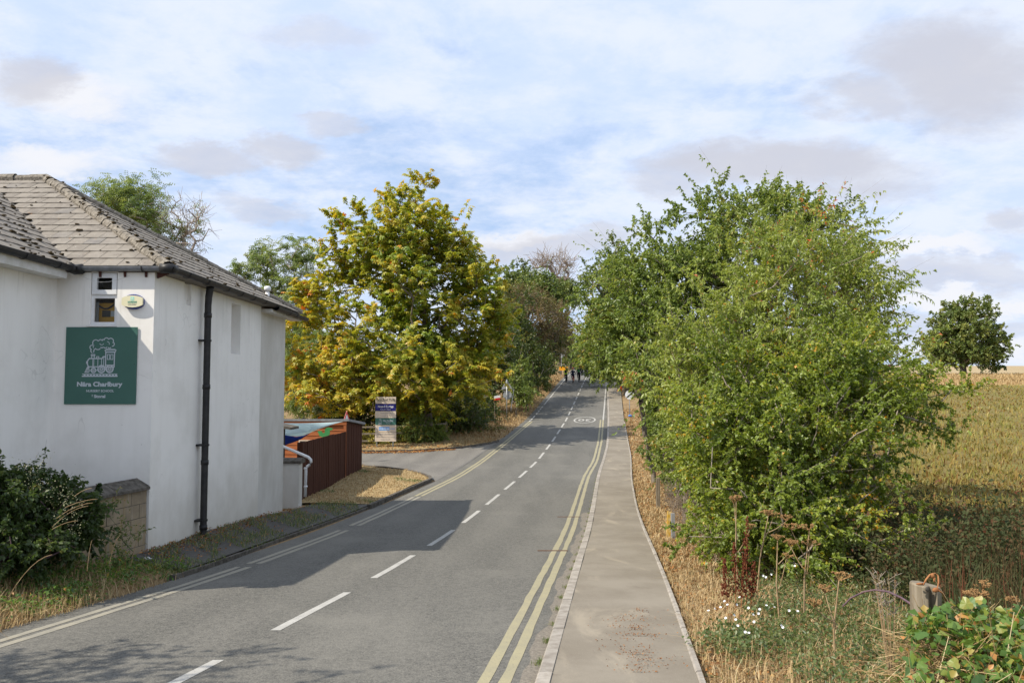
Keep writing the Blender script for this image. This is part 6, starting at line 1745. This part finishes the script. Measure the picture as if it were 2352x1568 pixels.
# shaded tall weeds right of and behind the hawthorn
X, Y, rg = scatter(1500, 10.5, 20.5, lambda y: 5.2 + .10 * (y - 11), lambda y: 8.6 + .34 * (y - 11), 29)
keep = rg.uniform(size=len(X)) < np.clip(1.35 - (X - 5.6 - .12 * (Y - 11)) / 4.0, .15, 1)
X, Y = X[keep], Y[keep]
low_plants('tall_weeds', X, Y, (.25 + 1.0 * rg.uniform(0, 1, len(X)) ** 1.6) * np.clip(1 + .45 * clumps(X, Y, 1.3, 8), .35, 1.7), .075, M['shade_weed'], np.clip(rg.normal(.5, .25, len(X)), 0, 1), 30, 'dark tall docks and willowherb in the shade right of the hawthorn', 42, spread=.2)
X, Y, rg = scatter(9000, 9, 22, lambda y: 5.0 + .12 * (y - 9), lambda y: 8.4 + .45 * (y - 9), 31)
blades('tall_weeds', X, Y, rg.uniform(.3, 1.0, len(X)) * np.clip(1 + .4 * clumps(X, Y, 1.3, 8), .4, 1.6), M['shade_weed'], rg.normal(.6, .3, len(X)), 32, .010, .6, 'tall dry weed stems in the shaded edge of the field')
# field cover
X, Y, rg = scatter(38000, 12, 120, lambda y: XP(y) + 4.5, lambda y: np.maximum(.66 * y + 3, 14), 33)
c = clumps(X, Y, .55, 2) + .6 * clumps(X, Y, 1.6, 3)
blades('field_weeds', X, Y, rg.uniform(.10, .38, len(X)) * (1 + .25 * c), M['field_grass'], .5 + .16 * c + rg.normal(0, .22, len(X)), 34, .011 + .0013 * Y, .9, 'knee high brown and green weeds covering the field on the right')
X, Y, rg = scatter(16000, 120, 200, lambda y: XP(y) + 10, lambda y: .68 * y + 6, 35)
blades('field_margin_grass', X, Y, rg.uniform(.3, .7, len(X)), M['straw'], rg.normal(.5, .15, len(X)), 36, .18, .5, 'golden dry grass margin below the lone oak')
# left verge
X, Y, rg = scatter(20000, 7.2, 16.5, lambda y: XKL(y) - 3.2 + .06 * (y - 7), lambda y: XKL(y) + .06, 37)
keep = (Y < 12.6 + rg.normal(0, .8, len(Y)))
X, Y = X[keep], Y[keep]; rg = np.random.default_rng(38)
blades('straw', X, Y, rg.uniform(.05, .28, len(X)), M['straw'], rg.normal(.55, .22, len(X)), 39, .009, 1.0, 'dry straw grass on the left verge below the brambles')
X, Y, rg = scatter(900, 7.4, 14.5, lambda y: XKL(y) - 2.8, lambda y: XKL(y) - .15, 40)
low_plants('verge_weeds', X, Y, rg.uniform(.05, .25, len(X)), .06, M['leaf_bramble'], np.clip(rg.normal(.5, .15, len(X)), 0, 1), 41, 'green bramble and nettle leaves creeping over the left verge', 22)
X, Y, rg = scatter(8500, 13.4, 26, lambda y: np.maximum(XKL(y) - 1.7, -6.7), lambda y: XKL(y) - .02, 42, 0)
c = clumps(X, Y, 2.2, 5); keep = c > -.45
X, Y, c = X[keep], Y[keep], c[keep]; rg = np.random.default_rng(43)
blades('footway_grass', X, Y, rg.uniform(.02, .10, len(X)), M['leaf_weed'], rg.normal(.55, .28, len(X)), 44, .014, .9, 'short green grass creeping over the footway by the house', .07)
X, Y, rg = scatter(2600, 14.6, 26, lambda y: np.maximum(XKL(y) - 1.9, -6.74), lambda y: XKL(y) - .3, 45, 0)
keep = rg.uniform(size=len(X)) < np.clip(1.4 - (X + 6.75) / .5, .12, 1); X, Y = X[keep], Y[keep]; rg = np.random.default_rng(46)
flat_leaves('leaf_litter', X, Y, .06, M['litter'], rg.normal(.35, .2, len(X)), 47, 'brown fallen leaves gathered along the base of the house wall', None, .07)
# island turf
zi = lambda X, Y: zr(Y) + .12 + .05 * np.sin(X * 1.3) * np.sin(Y * .9)
rg = np.random.default_rng(48)
def in_isle(fn, n_, seed):
    Xg_, Yg_ = fn(60, 50); rg = np.random.default_rng(seed)
    a, b = rg.integers(0, Xg_.shape[0] - 1, n_), rg.integers(0, Xg_.shape[1] - 1, n_)
    u, v = rg.uniform(size=n_), rg.uniform(size=n_)
    X = Xg_[a, b] * (1 - u) + Xg_[a, b + 1] * u; Y = Yg_[a, b] * (1 - v) + Yg_[a + 1, b] * v
    return X, Y, rg
X, Y, rg = in_isle(near_island, 20000, 49)
keep = X > -7.2; X, Y = X[keep], Y[keep]; n_ = len(X)
g = clumps(X, Y, 1.1, 6) > .95
blades('parched_turf', X, Y, rg.uniform(.02, .09, n_), M['straw'], np.where(g, 1.0, rg.normal(.5, .18, n_)), 50, .022, 1.0, 'short parched turf on the grass island before the side road', 0, zi)
X, Y, rg = in_isle(far_island, 12000, 51)
blades('parched_turf', X, Y, rg.uniform(.03, .14, len(X)), M['straw'], rg.normal(.45, .2, len(X)), 52, .03, 1.0, 'parched turf around the business sign beyond the side road', 0, zi)
X, Y, rg = in_isle(far_island, 2600, 53)
keep = rg.uniform(size=len(X)) < np.clip(1.5 - (Y - 44.2) / 3, .2, 1); X, Y = X[keep], Y[keep]; rg = np.random.default_rng(54)
flat_leaves('leaf_litter', X, Y, .13, M['litter'], rg.normal(.55, .22, len(X)), 55, 'orange chestnut leaves fallen on the grass by the business sign', zi, .02)
rg = np.random.default_rng(56); X = rg.uniform(-9, -3.2, 700); Y = np.interp(X, [-9, -8.3, -5.5, -3.6], [44.2, 44.2, 44.6, 45.6]) - np.abs(rg.normal(0, .25, 700)) - .08
flat_leaves('leaf_litter', X, Y, .12, M['litter'], rg.normal(.6, .2, 700), 57, 'orange leaves drifted in the gutter of the side road', lambda X, Y: zside(X, Y) + .02, .01)
# long grass on the far left verge
X, Y, rg = scatter(14000, 52, 112, lambda y: XL(y) - 4.5, lambda y: XL(y) - .35, 58, 0)
blades('verge_grass', X, Y, rg.uniform(.1, .4, len(X)) * np.clip((XL(Y) - X) / 1.5, .3, 1), M['straw'], rg.normal(.42, .22, len(X)), 59, .05, .6, 'dry rough grass on the far left verge of the road')
# tufts growing in the kerb joints and on the pavement
rg = np.random.default_rng(60); n_ = 1500; Y = 4.5 * (36 / 4.5) ** rg.uniform(0, 1, n_); Y = np.round(Y / .915) * .915 + rg.normal(0, .06, n_)
X = XK(Y) + rg.normal(0, .03, n_) - .03
blades('kerb_grass', X, Y, rg.uniform(.02, .07, n_), M['leaf_weed'], rg.normal(.6, .2, n_), 61, .007, 1.2, 'thin grass tufts growing in the kerb joints', .0, lambda X, Y: zr(Y) + .01)
rg = np.random.default_rng(62); n_ = 800; Y = rg.uniform(5, 11, n_); t = np.round(rg.uniform(0, 1, n_) * 9) / 9
rows_ = rg.uniform(5.5, 10.8, 42); ri = rg.integers(0, 42, n_); Yb = rows_[ri]; X = XK(Yb) + .95 + .1 * np.sin(Yb * 5) + rg.normal(0, 1, n_) * (.06 + .2 * rg.uniform(0, 1, 42)[ri]); Y = Yb + rg.normal(0, .014, n_)
ok_ = X < XP(Y) - .05; X, Y = X[ok_], Y[ok_]; n_ = len(X)
flat_leaves('pavement_debris', X, Y, .022, M['litter'], rg.normal(.25, .2, n_), 63, 'dark bits of leaf and grass trodden into the near pavement', lambda X, Y: zr(Y) + .1, .004, 'debris')
# long arching straw stems
def arch_stems(name, starts, seed, mat, label, cat, r_=.004):
    rg = np.random.default_rng(seed); mb = MB()
    for (x, y, z), (dx, dy, dz_) in starts:
        pts = [(x + dx * t, y + dy * t, z + dz_ * (t - .45 * t * t) * 1.8) for t in np.linspace(0, 1, 7)]
        mb.tube(pts, [r_, r_, r_ * .9, r_ * .8, r_ * .8, r_ * .9, r_ * .5], 4, False)
    return tag(mb.build(name, mat, None), label, cat)
def st(px, py, Y, dx, dz_, dy=0): return (tuple(P(px, py, Y)), (dx, dy, dz_))
arch_stems('grass_stems', [st(130, 1190, 11.3, .50, .22), st(150, 1165, 11.3, .45, .12), st(120, 1210, 11.4, .5, .3), st(170, 1140, 11.4, .25, .12), st(120, 1215, 11.3, .35, .12), st(20, 1370, 9.6, .5, .5), st(250, 1300, 12, .15, .45), st(300, 1300, 12.4, .12, .45), st(200, 1310, 11, .06, .42)], 1, M['dry_stem'], 'pale arching grass stems in front of the left brambles', 'grass stems', .004)['kind'] = 'stuff'

# ------------------------------------------------------------------ tall dead plants in the right foreground
def hogweed(px, py_base, Y, py_top, lean, n_umb, lab, seed, scale=1.0):
    rg = random.Random(seed)
    a = P(px, py_base, Y); z0 = float(gz(a.x, Y)); b = P(px + lean, py_top, Y)
    root = empty('dead_hogweed', (a.x, Y, z0), lab, 'dead plant', 'dead hogweeds in the right verge')
    mb = MB()
    mid = Vector((a.x * .5 + b.x * .5 - .03, Y, (z0 + b.z) / 2))
    mb.tube([(a.x, Y, z0 - .05), mid, b], [.012, .009, .006], 6)
    heads = [Vector(b)]
    for i in range(n_umb - 1):
        t = rg.uniform(.45, .8); s = Vector((a.x, Y, z0)).lerp(Vector(b), t)
        e = s + Vector((rg.uniform(-.28, .28), rg.uniform(-.15, .15), (b.z - z0) * rg.uniform(.15, .4)))
        mb.tube([s, (s + e) / 2 + Vector((0, 0, -.02)), e], [.006, .005, .004], 5); heads.append(e)
    mb.build('stem', M['dry_stem'], root)
    for h in heads:
        mb = MB(); R_ = rg.uniform(.07, .13) * scale
        for i in range(16):
            t = rg.uniform(0, 6.28); q = math.sqrt(rg.uniform(0, 1)) * R_
            c = h + Vector((q * math.cos(t), q * math.sin(t), .07 * scale - q * q * 2.5 + rg.uniform(-.01, .01)))
            mb.tube([h, c], .0025, 3, False)
            for _ in range(5):
                mb.ball(c + Vector((rg.uniform(-.016, .016), rg.uniform(-.016, .016), rg.uniform(-.006, .01))), rg.uniform(.005, .009) * scale, (1.2, 1.2, .7), 4, 3, .3)
        mb.build('umbel', M['umbel'], root)
hogweed(1697, 1306, 11.0, 1150, -6, 3, 'tall dead hogweed left of the hawthorn with red dock behind its foot', 1)
hogweed(1735, 1300, 11.2, 1183, 30, 3, 'dead hogweed leaning right with wide flat seed heads against the hawthorn', 2)
hogweed(1845, 1330, 9.8, 1217, 14, 4, 'dead hogweed in front of the shaded middle of the hawthorn', 3)
hogweed(1915, 1420, 7.6, 1332, 12, 3, 'short dead hogweed with one fat ginger seed head in the foreground', 4, 1.0)
hogweed(2215, 1440, 6.4, 1372, 30, 4, 'dead hogweed stems leaning right beyond the split fence post', 5, .8)
hogweed(1790, 1330, 9.6, 1240, -4, 3, 'thin dead hogweed between the red dock and the hawthorn', 6, .8)
# red dock spikes
dk = empty('dock_plant', gpt(1700, 10.4), 'rust red seeding dock plant beside the dead hogweed', 'dead plant')
rg_ = random.Random(9)
mb = MB(); seeds = MB()
for (px, y0, y1, ln) in ((1712, 1335, 1188, 4), (1690, 1335, 1248, -4), (1722, 1330, 1290, 10), (1700, 1330, 1262, 12), (1672, 1335, 1282, -10)):
    a, b = P(px, y0, 10.4), P(px + ln, y1, 10.4); mb.tube([(a.x, 10.4, dk.location.z - .03), (b.x, 10.4, b.z)], [.007, .003], 5)
    for i in range(150):
        t = rg_.uniform(.25, 1); c = Vector((a.x, 10.4, dk.location.z)).lerp(Vector(b), t)
        w_ = .05 * (1.15 - t)
        seeds.ball(c + Vector((rg_.gauss(0, w_), rg_.gauss(0, w_), rg_.gauss(0, .015))), rg_.uniform(.006, .013), (1, 1, 1.5), 4, 3, .3)
mb.build('stem', M['vine_dead'], dk); tag(seeds.build('seed', M['dock'], dk), kind='stuff')
# willowherb gone to seed beside the post
wh = empty('seeding_willowherb', gpt(2030, 6.8), 'pale seeding willowherb plume left of the split fence post', 'dead plant')
mb = MB(); mb2 = MB()
for i in range(9):
    b = P(2030 + rg_.uniform(-34, 34), 1325 + rg_.uniform(-22, 18), 6.8 + rg_.uniform(-.12, .12)); a = Vector(wh.location) + Vector((0, 0, -.03)); m_ = a.lerp(b, .6) + Vector((0, 0, .05))
    mb.tube([a, m_, b], [.006, .004, .002], 4)
    for j in range(15):
        c = m_.lerp(b, rg_.uniform(.1, 1)); e = c + Vector((rg_.uniform(-.06, .06), rg_.uniform(-.04, .04), rg_.uniform(.01, .06))); mb2.tube([c, e], [.003, .0015], 3, False)
mb.build('stem', M['dry_stem'], wh); tag(mb2.build('seed_pod', M['palebark'], wh), kind='stuff')
# arching purple bramble canes
mb = MB(); mb.tube([P(x, y_, Yv) for x, y_, Yv in ((1935, 1392, 6.6), (1955, 1372, 6.6), (1985, 1358, 6.5), (2010, 1354, 6.4), (2040, 1358, 6.2), (2070, 1372, 6.0), (2095, 1388, 5.6))], [.007, .008, .008, .008, .008, .008, .008], 6)
cane = mb.build('bramble_cane', M['bramble_stem'], None, True); tag(cane, 'arching purple bramble cane left of the split fence post', 'bramble')
# bindweed flowers
def flower_mesh():
    mb = MB(); n_ = 10
    vs = [(0, 0, 0)] + [(.010 * math.cos(2 * math.pi * i / n_), .010 * math.sin(2 * math.pi * i / n_), .014) for i in range(n_)] + [(.014 * math.cos(2 * math.pi * i / n_), .014 * math.sin(2 * math.pi * i / n_), .016) for i in range(n_)]
    mb.add(vs, [(0, 1 + i, 1 + (i + 1) % n_) for i in range(n_)] + [(1 + i, 1 + n_ + i, 1 + n_ + (i + 1) % n_, 1 + (i + 1) % n_) for i in range(n_)])
    return mb.mesh('flower', M['petal'])
fm = flower_mesh()
bwd = empty('bindweed', gpt(1740, 8.3), 'bindweed with small white trumpet flowers in the right foreground', 'flowering plant')
rg_ = random.Random(4)
spots = [(1665, 1382), (1672, 1390), (1690, 1388), (1655, 1396), (1700, 1373), (1684, 1412), (1720, 1396), (1728, 1412), (1752, 1322), (1760, 1326), (1770, 1320), (1798, 1440), (1792, 1436), (1812, 1402), (1668, 1420), (1690, 1424), (1760, 1392), (1745, 1400), (1742, 1408), (1832, 1405), (1694, 1438), (1712, 1452), (1720, 1455), (1826, 1300), (1628, 1404), (1640, 1398), (1733, 1428), (1777, 1395)]
bp = np.array([tuple(P(x, y_, float(np.interp(y_, [1290, 1330, 1400, 1460, 1568], [10.6, 9.8, 8.6, 7.8, 6.9])))) for x, y_ in spots])
for p in bp:
    z = max(p[2], float(gz(p[0], p[1])) + .08)
    link('flower', fm, bwd, Vector((p[0], p[1], z)) - bwd.location, (R(rg_.uniform(10, 70)), R(rg_.uniform(-30, 30)), R(rg_.uniform(-60, 60))))
rgn = np.random.default_rng(70); c = np.repeat(bp, 60, 0) + rgn.normal(0, .13, (len(bp) * 60, 3)); c[:, 2] = gz(c[:, 0], c[:, 1]) + rgn.uniform(.02, .22, len(c))
d = rgn.normal(size=c.shape); nr = rgn.normal(0, .5, c.shape); nr[:, 2] += 1; bv = np.array(bwd.location)
tag(link('foliage', leaves_mesh('foliage', c - bv, d, nr, .05, .035, rgn.normal(.45, .15, len(c)), M['leaf_weed'], .15, .1), bwd), kind='stuff')

# ------------------------------------------------------------------ hop and bramble tangle at the bottom right, big leaves one by one
br_ = empty('bramble_tangle', (2.3, 3.9, -2.6), 'tangled brambles and hop vines with large lobed leaves at the bottom right corner', 'brambles')
def lobed_leaf(seed):
    rg = random.Random(seed); mb = MB()
    n_ = 14; pts = []
    for i in range(n_):
        t = -math.pi * .5 + 2 * math.pi * (i + .5) / n_
        lob = 1 + .22 * math.cos(3 * (t - math.pi / 2)) + (.07 if i % 2 else -.05)
        r_ = .5 * lob
        x, y = r_ * math.cos(t) * .95, r_ * math.sin(t) + .45
        pts.append((x, y, -.25 * (x * x) - .18 * (y - .2) ** 2 + rg.uniform(-.03, .03) + .08 * abs(x)))
    mb.add([(0, 0, 0), (0, .45, .03)] + pts, [(1, 2 + i, 2 + (i + 1) % n_) for i in range(n_)])
    me = mb.mesh('leaf', M['leaf_bramble'])
    return me
variants = []
rg_ = random.Random(12)
for i in range(12):
    me = lobed_leaf(i)
    a = me.attributes.new('tint', 'FLOAT', 'POINT'); tv = (.05, .15, .25, .35, .45, .5, .55, .6, .7, .8, .9, 1.0)[i]
    a.data.foreach_set('value', [min(1, max(0, tv + rg_.uniform(-.06, .06))) for _ in me.vertices])
    variants.append(me)
def mound(x, y):
    px = CX + x / y * F
    crest = np.interp(px, [2020, 2075, 2150, 2220, 2352, 2600], [1490, 1418, 1402, 1402, 1420, 1440])
    ztop = (HOR - crest) / F * 4.1
    return ztop - .42 * np.clip(4.05 - y, 0, 2) - .9 * np.clip(y - 4.2, 0, 2) - 2.2 * np.clip((2075 - px) / F * y, 0, 1)
for i in range(285):
    y = rg_.uniform(2.75, 4.35); x = rg_.uniform(.46, .72) * y
    px = CX + x / y * F
    if px < 2085 and rg_.random() < .75: y = rg_.uniform(3.9, 4.3); x = rg_.uniform(.50, .68) * y
    z = float(mound(x, y)) + rg_.uniform(-.07, .05)
    s = rg_.uniform(.03, .062)
    w_ = rg_.choices(range(12), (3, 3, 3, 3, 3, 3, 3, 3, 3, 2, 1.5, 1.2))[0]
    o = link('leaf', variants[w_], br_, Vector((x, y, z)) - br_.location, (R(rg_.uniform(15, 75)), R(rg_.uniform(-30, 30)), R(rg_.uniform(-75, 75))))
    o.scale = (s, s, s)
rgn = np.random.default_rng(71); n_ = 11000
y = rgn.uniform(2.6, 4.6, n_); x = rgn.uniform(.45, .74, n_) * y
z = mound(x, y) + .03 - np.abs(rgn.normal(.05, .12, n_))
px_ = CX + x / y * F; rw_ = HOR - z / y * F
kp = rgn.uniform(size=n_) > np.clip((2230 - px_) / 120, 0, .75) * np.clip((rw_ - 1420) / 40, 0, 1)
x, y, z = x[kp], y[kp], z[kp]; n_ = len(x)
d = rgn.normal(size=(n_, 3)); nr = rgn.normal(0, .6, (n_, 3)); nr[:, 2] += .8
bv = np.array(br_.location)
tag(link('small_foliage', leaves_mesh('small_foliage', np.stack([x, y, z], 1) - bv, d, nr, rgn.uniform(.025, .065, n_), rgn.uniform(.018, .045, n_), rgn.normal(.58, .24, n_), M['leaf_bramble'], .2, .2), br_), kind='stuff')
n_ = 9000; y = rgn.uniform(2.5, 4.5, n_); x = rgn.uniform(.45, .74, n_) * y; z = mound(x, y) - .06 - np.abs(rgn.normal(.05, .12, n_))
A = np.stack([x, y, z], 1); dv = rgn.normal(size=(n_, 3)) * np.array([1, .6, .5]); B = A + unit(dv) * rgn.uniform(.05, .3, n_)[:, None]
s = unit(np.cross(unit(dv), rgn.normal(size=(n_, 3)))) * .0022
V = np.stack([A - s, A + s, B + s * .6, B - s * .6], 1).reshape(-1, 3); b_ = np.arange(n_) * 4
tag(link('dry_stalks', np_mesh('dry_stalks', V - bv, np.stack([b_, b_ + 1, b_ + 2, b_ + 3], 1), M['straw'], np.repeat(np.clip(rgn.normal(.42, .2, n_), 0, .95), 4)), br_), kind='stuff')
# soil bank under the tangle
xs2 = np.linspace(.40, 1.3, 24); ys2 = np.linspace(1.2, 5.6, 24)
Xb = xs2[None, :] * ys2[:, None]; Yb_ = np.repeat(ys2[:, None], 24, 1)
bank = grid_mesh('bank', Xb, Yb_, np.maximum(mound(Xb, Yb_) - .22, gz(Xb, Yb_) - .05), M['soil'])
struct('bank', bank)
# bare tangle of twigs at the foot of the hedge
rgn = np.random.default_rng(72); n_ = 1500; Y = rgn.uniform(14.5, 26, n_); X = hedge_edge(Y) + rgn.uniform(-.15, .9, n_); Z = gz(X, Y) + rgn.uniform(0, 1.3, n_) * rgn.uniform(.2, 1, n_)
A = np.stack([X, Y, Z], 1); dv = rgn.normal(size=(n_, 3)); dv[:, 2] += .4; B = A + unit(dv) * rgn.uniform(.15, .6, n_)[:, None]
tag(link('dead_twigs', segs_mesh('dead_twigs', A, B, np.full(n_, .006), np.full(n_, .003), M['twig'], 3)), 'tangle of bare dead twigs along the foot of the hedge', 'twigs', None, 'stuff')
